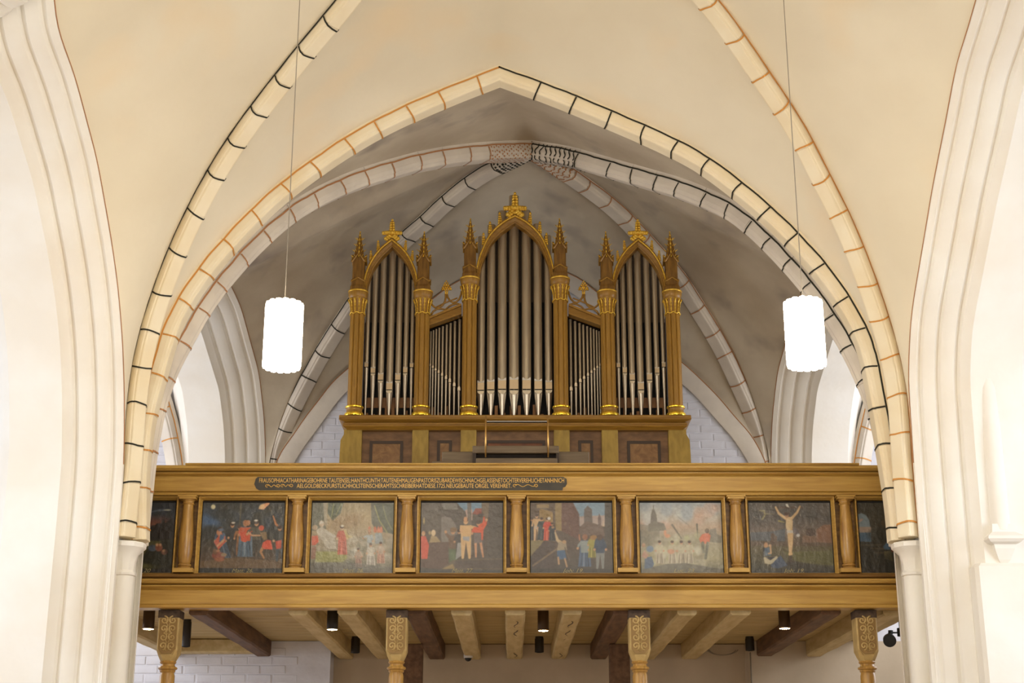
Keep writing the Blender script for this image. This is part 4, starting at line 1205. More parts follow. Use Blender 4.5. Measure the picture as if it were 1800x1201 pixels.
x2 = at(522, 850, 13.97).x; x3 = at(899, 850, 13.97).x
text_mesh(ln2, .060, 'lettering', 'gold_letter', ib, (x2, 13.967, zt(858, 13.97)), width=x3 - x2)
mb = MB()
def swash(xa, xb, yb):
    pts = []
    for k in range(30):
        u = k / 29
        pts.append((xa + (xb - xa) * u, 13.966, zt(yb, 13.97) + .012 * math.sin(u * 12.5) * (1 - .4 * u)))
    mb.tube(pts, .0028, 4)
    for e_, sg in ((xa, 1), (xb, -1)):
        mb.tube([(e_ + sg * .016 * math.cos(t_) , 13.966, zt(yb, 13.97) + .013 * math.sin(t_)) for t_ in np.linspace(0, 5, 14)], .0028, 4)
swash(at(470, 850, 13.97).x, at(489, 850, 13.97).x, 854.5); swash(at(497, 850, 13.97).x, at(512, 850, 13.97).x, 854)
swash(at(905, 850, 13.97).x, at(942, 850, 13.97).x, 854)
mb.build('flourish', 'gold_letter', ib)['kind'] = 'stuff'

# ------------------------------------------------------------------ gallery deck, planks and beams
ZC = 3.58
deck = MB().box(-4.2, 4.25, Y0 + .1, 18.6, ZC + .035, ZC + .14).build('gallery_floor', 'cream_plank')
tag(deck, 'boarded floor of the organ gallery seen from below', 'gallery floor', None, 'structure')
y = Y0 + .13; k = 0
while y < 18.55:
    w_ = min(random.uniform(.22, .30), 18.6 - y)
    dz = random.uniform(-.003, .003)
    MB().bbox(-4.15, 4.2, y, y + w_ - .006, ZC + dz, ZC + .04, .006).build('plank', 'cream_plank', deck)
    y += w_
beams = [(-4.05, 'c', 'pale ceiling beam hard against the left pier under the gallery'), (-2.98, 'd', 'dark brown ceiling beam beside the leftmost carved post'),
         (-2.03, 'c', 'cream ceiling beam, first to the right of the left dark beam'), (-1.56, 'c', 'cream ceiling beam passing behind the second downlight'),
         (-.92, 'd', 'dark brown ceiling beam beside the second carved post'), (-.48, 'c', 'cream ceiling beam above the dome camera'),
         (.03, 'c', 'cracked cream ceiling beam under the middle of the gallery'), (.57, 'c', 'cracked cream ceiling beam right of the middle downlight'),
         (1.06, 'd', 'dark brown ceiling beam beside the third carved post'), (1.66, 'c', 'cream ceiling beam, first to the right of the third carved post'),
         (2.17, 'c', 'cream ceiling beam between the third carved post and the rightmost downlight'), (3.03, 'd', 'dark brown ceiling beam beside the rightmost carved post'),
         (3.62, 'c', 'pale ceiling beam carrying the black spotlight')]
for x, kd, lab in beams:
    w_ = random.uniform(.085, .10); jit = random.uniform(-.02, .02)
    mb = MB(); n = 12; rings = []
    for i in range(n + 1):
        yend = 18.39 if -2.3 < x < 2.9 else 18.03
        yy = Y0 + .17 + (yend - Y0 - .17) * i / n
        dx = .003 * math.sin(i * 1.3 + x) ; c = .018
        zb = 3.395 + .003 * math.sin(i * 2.1 + x * 3)
        rings.append([(x - w_ + dx, yy, ZC - .002), (x - w_ + dx, yy, zb + c), (x - w_ + c + dx, yy, zb), (x + w_ - c + dx, yy, zb), (x + w_ + dx, yy, zb + c), (x + w_ + dx, yy, ZC - .002)])
    mb.loft(rings)
    o = mb.build('ceiling_beam', 'cream_beam' if kd == 'c' else 'dark_beam')
    tag(o, lab, 'beam', 'beams under the organ gallery')
    if kd == 'c' and x in (.03, .57):
        cr = MB()
        for q in range(5):
            ya = Y0 + .6 + q * .75
            pts = [(x + .01 + .02 * math.sin(q + j) , ya + j * .09, 3.396 + .006 * math.sin((ya) * 2)) for j in range(7)]
            cr.tube(pts, [.001, .004, .005, .004, .005, .003, .001], 4)
        cr.build('crack', 'dark_moulding', o)
tag(MB().bbox(-4.2, -3.08, 17.78, 18.03, 3.42, 3.575, .012).build('wall_plate', 'cream_beam'), 'short cream timber across the back left corner under the gallery', 'beam')

# rear dark posts
for i, (x, lab) in enumerate([(-1.10, 'dark brown timber post behind the second carved post'), (1.19, 'dark brown timber post behind the third carved post')]):
    t = base('timber_post', (x, 16.7, 0), lab, 'post', 'dark timber posts under the gallery')
    MB().bbox(x - .11, x + .11, 16.6, 16.82, 2.55, 3.388, .006).build('post_head', 'dark_beam', t)
    MB().bbox(x - .085, x + .085, 16.62, 16.8, 0, 2.55, .02).build('shaft', 'dark_beam', t)

# carved posts
def spiral(mb, cx, cz, r, turns, dr, ph, y, th=.0072):
    pts = []
    n = int(14 * turns)
    for i in range(n + 1):
        u = i / n; a = ph + dr * 2 * math.pi * turns * u
        rr = r * (1 - .85 * u)
        pts.append((cx + rr * math.cos(a), y, cz + rr * math.sin(a)))
    mb.tube(pts, th, 5)

posts = [(295.5, 'carved oak gallery post beside the left pier'), (697, 'carved oak gallery post, second from the left pier'),
         (1124.5, 'carved oak gallery post, second from the right pier'), (1524, 'carved oak gallery post beside the right pier')]
for i, (px, lab) in enumerate(posts):
    Yp = 14.17; hw = .098
    x = at(px, 1110, Yp - .09).x
    z1 = zt(1076, Yp - .09); z0 = zt(1157, Yp - .09); zn = zt(1163, Yp - .09); zr = zt(1178, Yp - .09)
    t = base('carved_post', (x, Yp, 0), lab, 'post', 'carved posts under the gallery front')
    c = .028
    def ring(w, z, c=c): return [(x - w + c, Yp - w, z), (x + w - c, Yp - w, z), (x + w, Yp - w + c, z), (x + w, Yp + w - c, z), (x + w - c, Yp + w, z), (x - w + c, Yp + w, z), (x - w, Yp + w - c, z), (x - w, Yp - w + c, z)]
    hd = MB().loft([ring(.062, zn, .03), ring(.085, z0 + .02, .035), ring(hw, z0 + .07, .012), ring(hw, z1 + .01, .008), ring(hw, 3.428, .008)]).build('post_head', 'carved_oak', t)
    MB().box(x - hw - .003, x + hw + .003, Yp - hw - .003, Yp + hw, z1 - .055, 3.43).build('post_top', 'end_grain', t)['label'] = 'dark unpainted top of the post'
    MB().prism_y([(x - hw + .016, z1 - .06), (x + hw - .016, z1 - .06), (x + hw - .016, z0 + .085), (x + .045, z0 + .04), (x - .045, z0 + .04), (x - hw + .016, z0 + .085)], Yp - hw - .0035, Yp - hw + .002).build('carved_ground', 'carved_ground', hd)
    mb = MB(); yv = Yp - hw - .004; H = z1 - .06 - (z0 + .05)
    for r_ in range(4):
        cz = z0 + .075 + H * (r_ + .45) / 4
        for sg in (-1, 1):
            spiral(mb, x + sg * .040, cz, .039, 1.35, sg * (1 if r_ % 2 else -1), (math.pi / 2 if r_ % 2 else -math.pi / 2), yv)
            mb.tube([(x + sg * .004, yv, cz - .05), (x + sg * .022, yv, cz - .02), (x + sg * .008, yv, cz + .03)], .005, 5)
    for sg in (-1, 1):
        mb.tube([(x + sg * (hw - .012), yv, z1 - .07), (x + sg * (hw - .012), yv, z0 + .08), (x + sg * (hw - .045), yv + .012, z0 + .03)], .004, 5)
    mb.build('carving', 'carved_oak', hd, True)['kind'] = 'stuff'
    pr = [(.078, 0), (.078, .2), (.066, .24), (.066, 1.2), (.072, 2.2), (.070, zr - .05), (.062, zr - .02), (.070, zr - .012), (.074, zr - .004), (.070, zr + .004), (.086, zr + .012), (.09, zr + .022), (.086, zr + .032), (.07, zr + .038),
          (.064, zr + .05), (.063, zn - .02), (.072, zn - .012), (.078, zn - .002), (.07, zn + .012)]
    MB().lathe(pr, x, Yp, 24).build('turned_shaft', 'oak_z', t, True, 35)

# walls under the gallery
YU = 18.04
xl_, xr_ = xt(580, 1180, YU), xt(1318, 1180, YU)
tag(MB().box(-5.6, xl_, YU, 18.6, 0, 3.575).build('wall_west', 'brick_white'), 'whitewashed brick wall pier under the gallery, left', 'wall', None, 'structure')
for r_ in range(8):
    z = 2.86 + .105 * r_ - .04
    for j in range(9):
        x = -5.3 + j * .305 + (.15 if r_ % 2 else 0)
        if x > xl_ - .16 or z > 3.52: continue
        o = bpy.data.objects.new('brick', random.choice(bm_)); C.objects.link(o); o.parent = ww
        o.location = (x + random.uniform(-.008, .008), YU - .002 + random.uniform(-.002, .002), z); o.rotation_euler = (random.uniform(-.04, .04), random.uniform(-.02, .02), random.uniform(-.02, .02))
tag(MB().box(xr_, 5.6, YU, 18.6, 0, 3.575).build('wall_west', 'plaster_under'), 'pinkish plastered wall pier under the gallery, right', 'wall', None, 'structure')
tag(MB().box(xl_, xr_, 18.4, 18.6, 0, 3.575).build('wall_west', 'plaster_under'), 'pinkish plastered wall under the middle of the gallery', 'wall', None, 'structure')

# ------------------------------------------------------------------ downlights
def downlight(px, yb, Y, r, lab, lit, tint='lamp_black'):
    p = at(px, yb, Y)
    t = base('downlight', (p.x, Y, p.z), lab, 'lamp', 'cylinder lamps under the gallery')
    zt_ = ZC
    MB().lathe([(r * .9, p.z + .012), (r, p.z), (r, p.z + .004), (r, zt_ - .03), (r * .97, zt_ - .024), (r * .9, zt_ - .02), (r * .9, zt_)], p.x, Y, 24, caps=True).build('housing', tint, t, True, 35)
    MB().lathe([(r * .86, p.z - .002), (r * .5, p.z - .006), (.002, p.z - .008)], p.x, Y, 20, caps=False).build('lens', 'downlight_face' if lit else 'black_gap', t, True)
    if lit:
        d = bpy.data.lights.new('downlight_beam', 'SPOT'); d.energy = 42; d.color = (1, .78, .45); d.spot_size = math.radians(120); d.spot_blend = .8; d.shadow_soft_size = .04
        o = bpy.data.objects.new('downlight_beam', d); C.objects.link(o); o.parent = t; o.location = (0, 0, -.03)
downlight(260.5, 1106, 14.9, .058, 'lit bronze cylinder downlight beside the left pier', True, 'lamp_bronze')
downlight(584, 1107, 14.9, .056, 'lit black cylinder downlight left of the second carved post', True)
downlight(955, 1109, 14.9, .056, 'lit bronze cylinder downlight under the middle of the parapet', True, 'lamp_bronze')
downlight(1379.5, 1105, 14.9, .057, 'lit bronze cylinder downlight left of the rightmost carved post', True, 'lamp_bronze')
downlight(326.5, 1137, 16.0, .046, 'unlit dark cylinder lamp behind the leftmost carved post', False)
downlight(624.5, 1148, 17.6, .053, 'unlit black cylinder lamp left of the second carved post, towards the wall', False)
downlight(948, 1147, 17.6, .053, 'unlit black cylinder lamp behind the middle downlight', False)
downlight(1318.5, 1144, 17.6, .053, 'unlit black cylinder lamp towards the wall, left of the right dark beam', False)

# spotlight on the right beam
p = at(1563, 1126, 16.2)
t = base('spotlight', (p.x, p.y, p.z), 'small black spotlight on an arm beside the right pier', 'spotlight')
MB().tube([(p.x + .02, p.y + .08, p.z + .05), (p.x, p.y - .005, p.z + .01), (p.x - .008, p.y - .055, p.z - .012)], [.035, .066, .07], 18).build('head', 'black_plastic', t, True, 40)
MB().tube([(p.x + .02, p.y + .05, p.z + .05), (p.x + .03, p.y + .03, p.z + .085), (p.x + .03, p.y + .03, p.z + .11)], .026, 10).build('yoke', 'black_plastic', t, True, 40)
MB().tube([(p.x + .03, p.y + .03, p.z + .085), (p.x + .12, p.y + .03, p.z + .085)], .009, 8).build('arm', 'black_plastic', t, True)
MB().lathe([(.028, p.z + .045), (.030, p.z + .05), (.030, p.z + .13), (.026, p.z + .135)], p.x + .13, p.y + .03, 14).build('mount', 'black_plastic', t, True, 40)
MB().tube([(p.x + .13, p.y + .03, p.z + .13), (p.x + .13, p.y + .03, 3.585)], .006, 6).build('stem', 'black_plastic', t)

# dome camera
p = at(823, 1156, 18.0)
t = base('security_camera', (p.x, 18.0, p.z), 'small white dome camera with black eye below a cream beam', 'camera')
MB().lathe([(.052, 3.42), (.055, 3.41), (.055, p.z + .0), (.050, p.z - .008)], p.x, 18.0, 20).build('housing', 'white_plastic', t, True, 40)
MB().ball((p.x, 18.0, p.z - .006), .042, n=16, m=8).build('dome', 'black_plastic', t, True)
# cables
mb = MB()
for rr, ph in ((.22, 0), (.19, .4)):
    mb.tube([at(1270 + 28 * math.cos(a) * rr / .22, 1140 + 12 * math.sin(a), 18.393) for a in np.linspace(.2 + ph * .2, 3.0, 14)], .004, 5)
o = mb.build('cable', 'cord', None, True); tag(o, 'two pale looped cables on the wall under the gallery', 'cable')
c0 = at(1319, 1150, 18.03)
tag(MB().tube([(c0.x, 18.035, 0.3), (c0.x, 18.035, c0.z + .02)], .007, 6).build('conduit', 'cord', None, True), 'thin vertical conduit on the wall below a black cylinder lamp', 'conduit')


# ------------------------------------------------------------------ pendant lamps
def pendant(px_top, px, ytop, ybot, Y, lab, tilt):
    p1 = at(px, ytop, Y); p0 = at(px + tilt, ybot, Y)
    zlo, zhi = p0.z, p1.z
    x = p1.x
    t = base('pendant_lamp', (x, Y, zlo), lab, 'lamp', 'tube-ringed pendant lamps')
    R = .118; n = 14
    for i in range(n):
        a = 2 * math.pi * i / n
        cx, cy = x + R * math.cos(a), Y + R * math.sin(a); r = .0275
        MB().lathe([(.008, zlo + .0), (r * .8, zlo + .004), (r, zlo + .02), (r, zhi - .02), (r * .8, zhi - .004), (.008, zhi)], cx, cy, 10).build('glass_tube', 'glow_tube', t, True)
    MB().lathe([(.09, zlo + .02), (.09, zhi - .02)], x, Y, 16).build('lamp_core', 'lamp_core', t, True, 40)
    MB().lathe([(.1, zhi - .01), (.1, zhi + .002), (.03, zhi + .006), (.014, zhi + .03), (.006, zhi + .05)], x, Y, 16).build('cap', 'white_plastic', t, True, 40)
    MB().tube([(x, Y, zhi + .03), (x, Y, 9.1)], .0035, 6).build('cord', 'cord', t)
    return t
pendant(530, 500.5, 533, 648, 10.6, 'bright pendant lamp of glass tubes hanging left of the organ', 0)
pendant(1371, 1411, 530, 645, 10.3, 'bright pendant lamp of glass tubes hanging right of the organ', 0)


# ------------------------------------------------------------------ the organ
YO = 16.2
XC = .035
org = base('pipe_organ', (XC, YO, 3.72), 'gilded oak pipe organ with three pointed towers on the gallery', 'organ')
def OX(x, y): return at(x, y, YO).x
def OZ(y): return zt(y, YO)
K = YO / F / .955   # metres per pixel on the case front
def both(fn):
    fn(lambda x: x, 1); fn(lambda x: 2 * XC - x, -1)

xA, xB, xC_ = OX(623, 725), OX(740, 725), OX(824, 725)
zbase = OZ(733.5)
ybk = YO + 1.25
# lower case
xl, xr = OX(601, 790), 2 * XC - OX(601, 790)
zb = 3.72
MB().box(xl + .06, xr - .06, YO + .05, ybk, zb, OZ(757)).build('lower_case', 'veneer_wood', org)
hw = K * 15
for cx, w in ((xA, 17), (xB, 14), (xC_, 13.5)):
    for s_ in (1, -1):
        xx = cx if s_ > 0 else 2 * XC - cx
        w_ = w * K
        mb = MB()
        if cx == xA:
            o0 = -1 if s_ > 0 else 1
            xi = xx - o0 * w_ * .85; xo = xx + o0 * w_ * 1.15
            poly = [(xi, zb), (xo + o0 * .03, zb), (xo + o0 * .02, OZ(800)), (xo + o0 * .015, OZ(775)), (xo - o0 * .02, OZ(765)), (xo - o0 * .02, OZ(756)), (xi, OZ(756))]
            mb.prism_y(poly, YO - .03, YO + .3)
        else:
            mb.bbox(xx - w_, xx + w_, YO - .03, YO + .1, zb, OZ(756), .006)
        mb.build('pilaster', 'pilaster_wood', org)
def framed(x0, x1, ytop, big=True, mats_=('dark_moulding', 'burl_wood')):
    zt0 = OZ(ytop)
    fr = K * 5
    yy = YO + .045
    f = MB().box(x0, x0 + fr, yy - .012, yy + .02, zb, zt0).box(x1 - fr, x1, yy - .012, yy + .02, zb, zt0).box(x0 + fr, x1 - fr, yy - .012, yy + .02, zt0 - fr, zt0).build('panel_moulding', mats_[0], org)
    MB().box(x0 + fr, x1 - fr, yy - .004, yy + .02, zb, zt0 - fr).build('door_panel', mats_[1], f)
both(lambda m, s: framed(*sorted((m(OX(649, 790)), m(OX(708, 790)))), 774))
both(lambda m, s: framed(*sorted((m(OX(768, 790)), m(OX(794, 790)))), 773))
framed(XC - K * 52, XC + K * 52, 773, mats_=('dark_moulding', 'red_wood'))
# cornice of the lower case
def ocorn(ya, yb, pr, ov, m='organ_wood_x', prof='flat'):
    za, zb_ = OZ(ya), OZ(yb)
    x0, x1 = xl - ov, xr + ov
    y0 = YO - pr
    mb = MB()
    if prof == 'cyma':
        rings = []
        for t, e in ((0, 0), (.25, .0), (.5, .25), (.75, .7), (1, 1)):
            z = za + (zb_ - za) * t; d = e * pr * .55
            rings.append([(x0 + d, y0 + d, z), (x1 - d, y0 + d, z), (x1 - d, ybk, z), (x0 + d, ybk, z)])
        mb.loft(rings)
    else:
        mb.bbox(x0, x1, y0, ybk, zb_, za, .006)
    mb.build('cornice', m, org)
ocorn(735, 741, .14, .03); ocorn(741, 746, .14, .03, prof='cyma'); ocorn(746, 750, .085, -.01); ocorn(750, 757.5, .085, -.01, prof='cyma')

# columns
def column(cx, tower):
    """tower: 's' side tower height, 'c' centre tower height"""
    yc = YO - .02
    z0 = zbase
    if tower == 's': yk0, yk1, yab, yfl, ygab, ysp, ytip = 555, 527, 514.5, 499, 464, 453, 410.5
    else: yk0, yk1, yab, yfl, ygab, ysp, ytip = 531.5, 503, 491.5, 476, 441, 429, 387.5
    zk0, zk1, zab, zfl, zg, zs_, ztip = [OZ(v) for v in (yk0, yk1, yab, yfl, ygab, ysp, ytip)]
    r = K * 12.2
    def fl(z):
        out = []
        for j in range(64):
            a = 2 * math.pi * j / 64
            d = abs(((a - math.pi / 8 + math.pi / 8) % (math.pi / 4)) - math.pi / 8)
            rr = r * (1.03 - .20 * math.exp(-(d / .075) ** 2))
            out.append((cx + rr * math.cos(a), yc + rr * math.sin(a), z))
        return out
    sh = MB().loft([fl(z0 + .1), fl(zk0)]).build('column_shaft', 'organ_wood', org)
    zz = z0
    MB().lathe([(r * 1.38, zz), (r * 1.42, zz + .012), (r * 1.38, zz + .03), (r * 1.22, zz + .038)], cx, yc, 28).build('base_ring', 'bright_gold', sh, True, 40)
    MB().lathe([(r * 1.22, zz + .036), (r * 1.13, zz + .05), (r * 1.12, zz + .075), (r * 1.18, zz + .09), (r * 1.25, zz + .094)], cx, yc, 28, caps=False).build('base_torus', 'organ_wood', sh, True, 40)
    MB().lathe([(r * 1.25, zz + .092), (r * 1.31, zz + .1), (r * 1.3, zz + .112), (r * 1.1, zz + .122), (r, zz + .126)], cx, yc, 28, caps=False).build('base_ring', 'bright_gold', sh, True, 40)
    # capital: bell, leaves, rings
    H = zk1 - zk0
    bell = MB().lathe([(r * .95, zk0 - .005), (r * .96, zk0 + H * .3), (r * 1.05, zk0 + H * .65), (r * 1.25, zk1)], cx, yc, 24).build('capital_bell', 'organ_wood', org, True, 40)
    mb = MB()
    for j in range(12):
        a = 2 * math.pi * j / 12 + math.pi / 12 * (1)
        pts = []; 
        for u in np.linspace(0, 1, 6):
            rr = r * (1.02 + .32 * u ** 2.2 + (.08 if u > .9 else 0))
            pts.append((cx + rr * math.cos(a), yc + rr * math.sin(a), zk0 + H * (.06 + .9 * u) - (.01 if u > .95 else 0)))
        mb.tube(pts, [.006, .005, .005, .006, .008, .010], 5)
        for u in (.3, .5, .7, .9):
            for sg in (-.10, .10):
                rr = r * (1.03 + .30 * u ** 2.2)
                mb.ball((cx + rr * math.cos(a + sg * u), yc + rr * math.sin(a + sg * u), zk0 + H * u), .0075, n=5, m=4)
    mb.build('gilt_leaves', 'gilding', bell, True)['kind'] = 'stuff'
    mb = MB(); pts = [(cx + r * 1.1 * math.cos(a), yc + r * 1.1 * math.sin(a), zk0 + .006 + .008 * math.cos(8 * a)) for a in np.linspace(0, 2 * math.pi, 49)]
    mb.tube(pts, .008, 6, caps=False); mb.build('gilt_ring', 'gilding', bell, True)
    ab = MB().lathe([(r * 1.2, zk1 - .002), (r * 1.34, zk1 + .012), (r * 1.4, zk1 + .04), (r * 1.44, zab - .02), (r * 1.42, zab - .012)], cx, yc, 28).build('abacus', 'organ_wood', org, True, 35)
    MB().lathe([(r * 1.44, zab - .014), (r * 1.48, zab - .008), (r * 1.46, zab + .002), (r * 1.2, zab + .006)], cx, yc, 28).build('gilt_edge', 'gilding', ab, True, 40)
    # pinnacle
    w = K * 10.6
    def sq(w, z, c=.016): return [(cx - w + c, yc - w, z), (cx + w - c, yc - w, z), (cx + w, yc - w + c, z), (cx + w, yc + w - c, z), (cx + w - c, yc + w, z), (cx - w + c, yc + w, z), (cx - w, yc + w - c, z), (cx - w, yc - w + c, z)]
    pn = MB().loft([sq(w * 1.28, zab), sq(w * 1.26, zab + .04), sq(w * 1.1, zab + .075), sq(w * 1.08, zfl + .02), sq(w, zfl + .045), sq(w, zg + .05)]).build('pinnacle_shaft', 'spire_wood', org)
    mb = MB()
    for sg in (1,):
        mb.tube([(cx - w * 1.1, yc - w * 1.1, zfl + .0), (cx, yc - w * 1.18, zfl + .045), (cx + w * 1.1, yc - w * 1.1, zfl + .0)], .009, 4)
        mb.tube([(cx - w * 1.12, yc + w, zfl), (cx - w * 1.18, yc, zfl + .045), (cx - w * 1.1, yc - w * 1.1, zfl)], .009, 4)
        mb.tube([(cx + w * 1.12, yc + w, zfl), (cx + w * 1.18, yc, zfl + .045), (cx + w * 1.1, yc - w * 1.1, zfl)], .009, 4)
    mb.build('gable_moulding', 'organ_wood', pn)
    # gablets round the foot of the spire
    gb = MB()
    for ax, ay in ((0, -1), (1, 0), (-1, 0)):
        for e in (0,):
            bx, by = cx + ax * w * 1.12, yc + ay * w * 1.12
            tx, ty = -ay, ax
            wd = w * 1.05
            zlo = zg - .005; zpk = zg + .10
            A_ = (bx - tx * wd, by - ty * wd, zlo); B_ = (bx, by, zpk); C_ = (bx + tx * wd, by + ty * wd, zlo)
            gb.tube([A_, B_, C_], .011, 4)
    for ax in (-1, 1):
        A_ = (cx + ax * w * .0, yc - w * 1.15, zg + .0)
    gb.build('gablet', 'organ_wood', pn)
    spz = MB(); ws = w * .92
    spz.loft([[(cx - ws, yc - ws, zg + .03), (cx + ws, yc - ws, zg + .03), (cx + ws, yc + ws, zg + .03), (cx - ws, yc + ws, zg + .03)],
              [(cx - .006, yc - .006, ztip), (cx + .006, yc - .006, ztip), (cx + .006, yc + .006, ztip), (cx - .006, yc + .006, ztip)]])
    spz.build('spire', 'spire_wood', pn)
    mb = MB(); n = 6
    zl = zg + .05
    for j in range(n):
        u0 = (j + .1) / n; u1 = (j + .85) / n
        p0 = (cx, yc - ws * (1 - u0) - .006, zl + (ztip - zl) * u0); p1 = (cx, yc - ws * (1 - u1) - .006, zl + (ztip - zl) * u1)
        mb.tube([p0, p1], [.009, .006], 5)
    mb.ball((cx, yc, ztip + .008), .010)
    mb.build('gilt_ridge', 'gilding', pn, True)
    mb = MB()
    for j in range(4):
        u = (j + .1) / 4.4
        z = zl + (ztip - zl) * u
        for sg in (-1, 1):
            e = ws * (1 - u)
            mb.tube([(cx + sg * e * .85, yc - e * .4, z), (cx + sg * (e + .035), yc - e * .5, z + .03)], [.008, .003], 5)
            mb.tube([(cx + sg * e * .5, yc - e * .9, z - .01), (cx + sg * (e * .5 + .022), yc - e - .03, z + .02)], [.004, .002], 4)
    mb.build('gilt_thorn', 'gilding', pn, True)['kind'] = 'stuff'
for cx in (xA, xB):
    column(cx, 's'); column(2 * XC - cx, 's')
column(xC_, 'c'); column(2 * XC - xC_, 'c')

# pointed arches
def leafy(mb, x, y, z, s_=1.0, n=5, lean=0):
    for j in range(n):
        u = j / max(n - 1, 1)
        for sg in (-1, 1):
            mb.ball((x + sg * .013 * s_ * (1 - .5 * u) + lean * u, y - .03, z + .115 * s_ * u), .018 * s_ * (1 - .4 * u), n=6, m=4, sz=1.1)
    mb.ball((x + lean, y - .03, z + .13 * s_), .012 * s_, n=6, m=4)

def finial(mb, x, y, z, s_=1.0):
    """gilded foliage cross standing on the arch apex"""
    pts = []
    for h_, w_ in ((.0, .017), (.035, .017), (.07, .016), (.105, .015), (.135, .012)):
        for sg in (-1, 1): pts.append((sg * w_, h_ + .095, .0150 * (1 - h_ * 1.5)))
    pts.append((0, .265, .011)); pts.append((0, .09, .022))
    for d in (.03, .055, .08, .105):
        for sg in (-1, 1):
            pts.append((sg * d, .098 - d * .08, .0165 - d * .02)); pts.append((sg * d, .078 - d * .02, .014 - d * .02))
    for d in (.03, .052, .074):
        for sg in (-1, 1):
            pts.append((sg * d, .075 - d * .9, .017)); pts.append((sg * (d - .015), .06 - d * .9, .015))
    for px_, pz_, r_ in pts:
        mb.ball((x + px_ * s_ * 1.08, y - .02, z + pz_ * s_), r_ * s_ * 1.65, n=7, m=5, sy=1.3)
    mb.tube([(x, y, z), (x, y, z + .25 * s_)], .012 * s_, 6)

def arch(cxm, outer, inner, apo, api, spring, crock, fs, dark_to=556):
    """half outlines in pixels of the left half, mirrored about cxm"""
    def half(lst, apex):
        P = np.array([(OX(x, y), 0, OZ(y)) for x, y in lst + [apex]])
        P[:, 0] += cxm - P[-1, 0]
        d = np.r_[0, np.cumsum(np.linalg.norm(np.diff(P, axis=0), axis=1))]
        t = np.linspace(0, d[-1], 21)
        Q = np.stack([np.interp(t, d, P[:, k]) for k in range(3)], 1)
        for _ in range(3): Q[1:-1] = .25 * Q[:-2] + .5 * Q[1:-1] + .25 * Q[2:]
        return Q
    O = half(outer, apo); I = half(inner, api)
    rings = []
    y0, y1 = YO - .06, YO + .1
    def both_(Q):
        R = Q[::-1][1:].copy(); R[:, 0] = 2 * cxm - R[:, 0]
        return np.vstack([Q, R])
    OO, II = both_(O), both_(I)
    for o_, i_ in zip(OO, II):
        m1 = o_ * .62 + i_ * .38
        rings.append([(o_[0], y0, o_[2]), (m1[0], y0, m1[2]), (m1[0], y0 + .02, m1[2]), (i_[0], y0 + .045, i_[2]), (i_[0], y1, i_[2]), (o_[0], y1, o_[2])])
    a_ = MB().loft(rings).build('pointed_arch', 'organ_wood_x', org, True, 30)
    gl = MB().tube([(o_[0] * .8 + i_[0] * .2, y0 - .002, o_[2] * .8 + i_[2] * .2) for o_, i_ in zip(OO, II)], .0085, 6).build('gilt_line', 'gilding', a_, True)
    MB().tube([(o_[0] * .15 + i_[0] * .85, y0 + .035, o_[2] * .15 + i_[2] * .85) for o_, i_ in zip(OO, II)], .006, 6).build('inner_bead', 'organ_wood', a_, True)
    for u in crock:
        k = int(u * 20)
        for mir in (0, 1):
            o_ = O[k]
            xx = o_[0] if not mir else 2 * cxm - o_[0]
            mb = MB(); leafy(mb, xx, YO, o_[2] + .008, 1.0 if fs > .9 else .85, lean=(.006 if mir else -.006))
            mb.build('crocket', 'gilding', a_, True)
    mb = MB(); finial(mb, cxm, YO - .03, O[-1][2] - .01, fs)
    mb.build('finial', 'gilding', a_, True)
    # boards coloured as the shade inside the case: brown along the arch, black below
    zb_ = OZ(757)
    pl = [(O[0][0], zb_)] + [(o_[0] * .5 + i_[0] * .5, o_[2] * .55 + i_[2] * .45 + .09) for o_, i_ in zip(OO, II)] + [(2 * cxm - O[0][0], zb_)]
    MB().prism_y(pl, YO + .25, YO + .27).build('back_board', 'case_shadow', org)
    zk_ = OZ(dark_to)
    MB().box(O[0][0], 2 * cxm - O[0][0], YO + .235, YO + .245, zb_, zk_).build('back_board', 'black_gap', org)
    return O, I

cS = (xA + xB) / 2
sO = [(640.3, 492), (641, 486), (647.5, 468.6), (658.5, 449.6), (671.2, 435.4)]; sI = [(643.5, 530), (643.5, 519), (647.5, 497), (655.4, 475), (668, 456)]
arch(cS, sO, sI, (689.4, 422), (689.4, 435), 492, (.42, .68), .9)
arch(2 * XC - cS, sO, sI, (689.4, 422), (689.4, 435), 492, (.42, .68), .9)
arch(XC, [(835, 470), (840.5, 449), (856.2, 414.4), (872.5, 398.2), (886.5, 387.4)], [(839.5, 500), (842, 480), (847.6, 460), (858.4, 434), (871.4, 416.6), (886.5, 404.7)], (902.8, 380.3), (903.9, 393), 470, (.38, .56, .76), 1.05, 520)

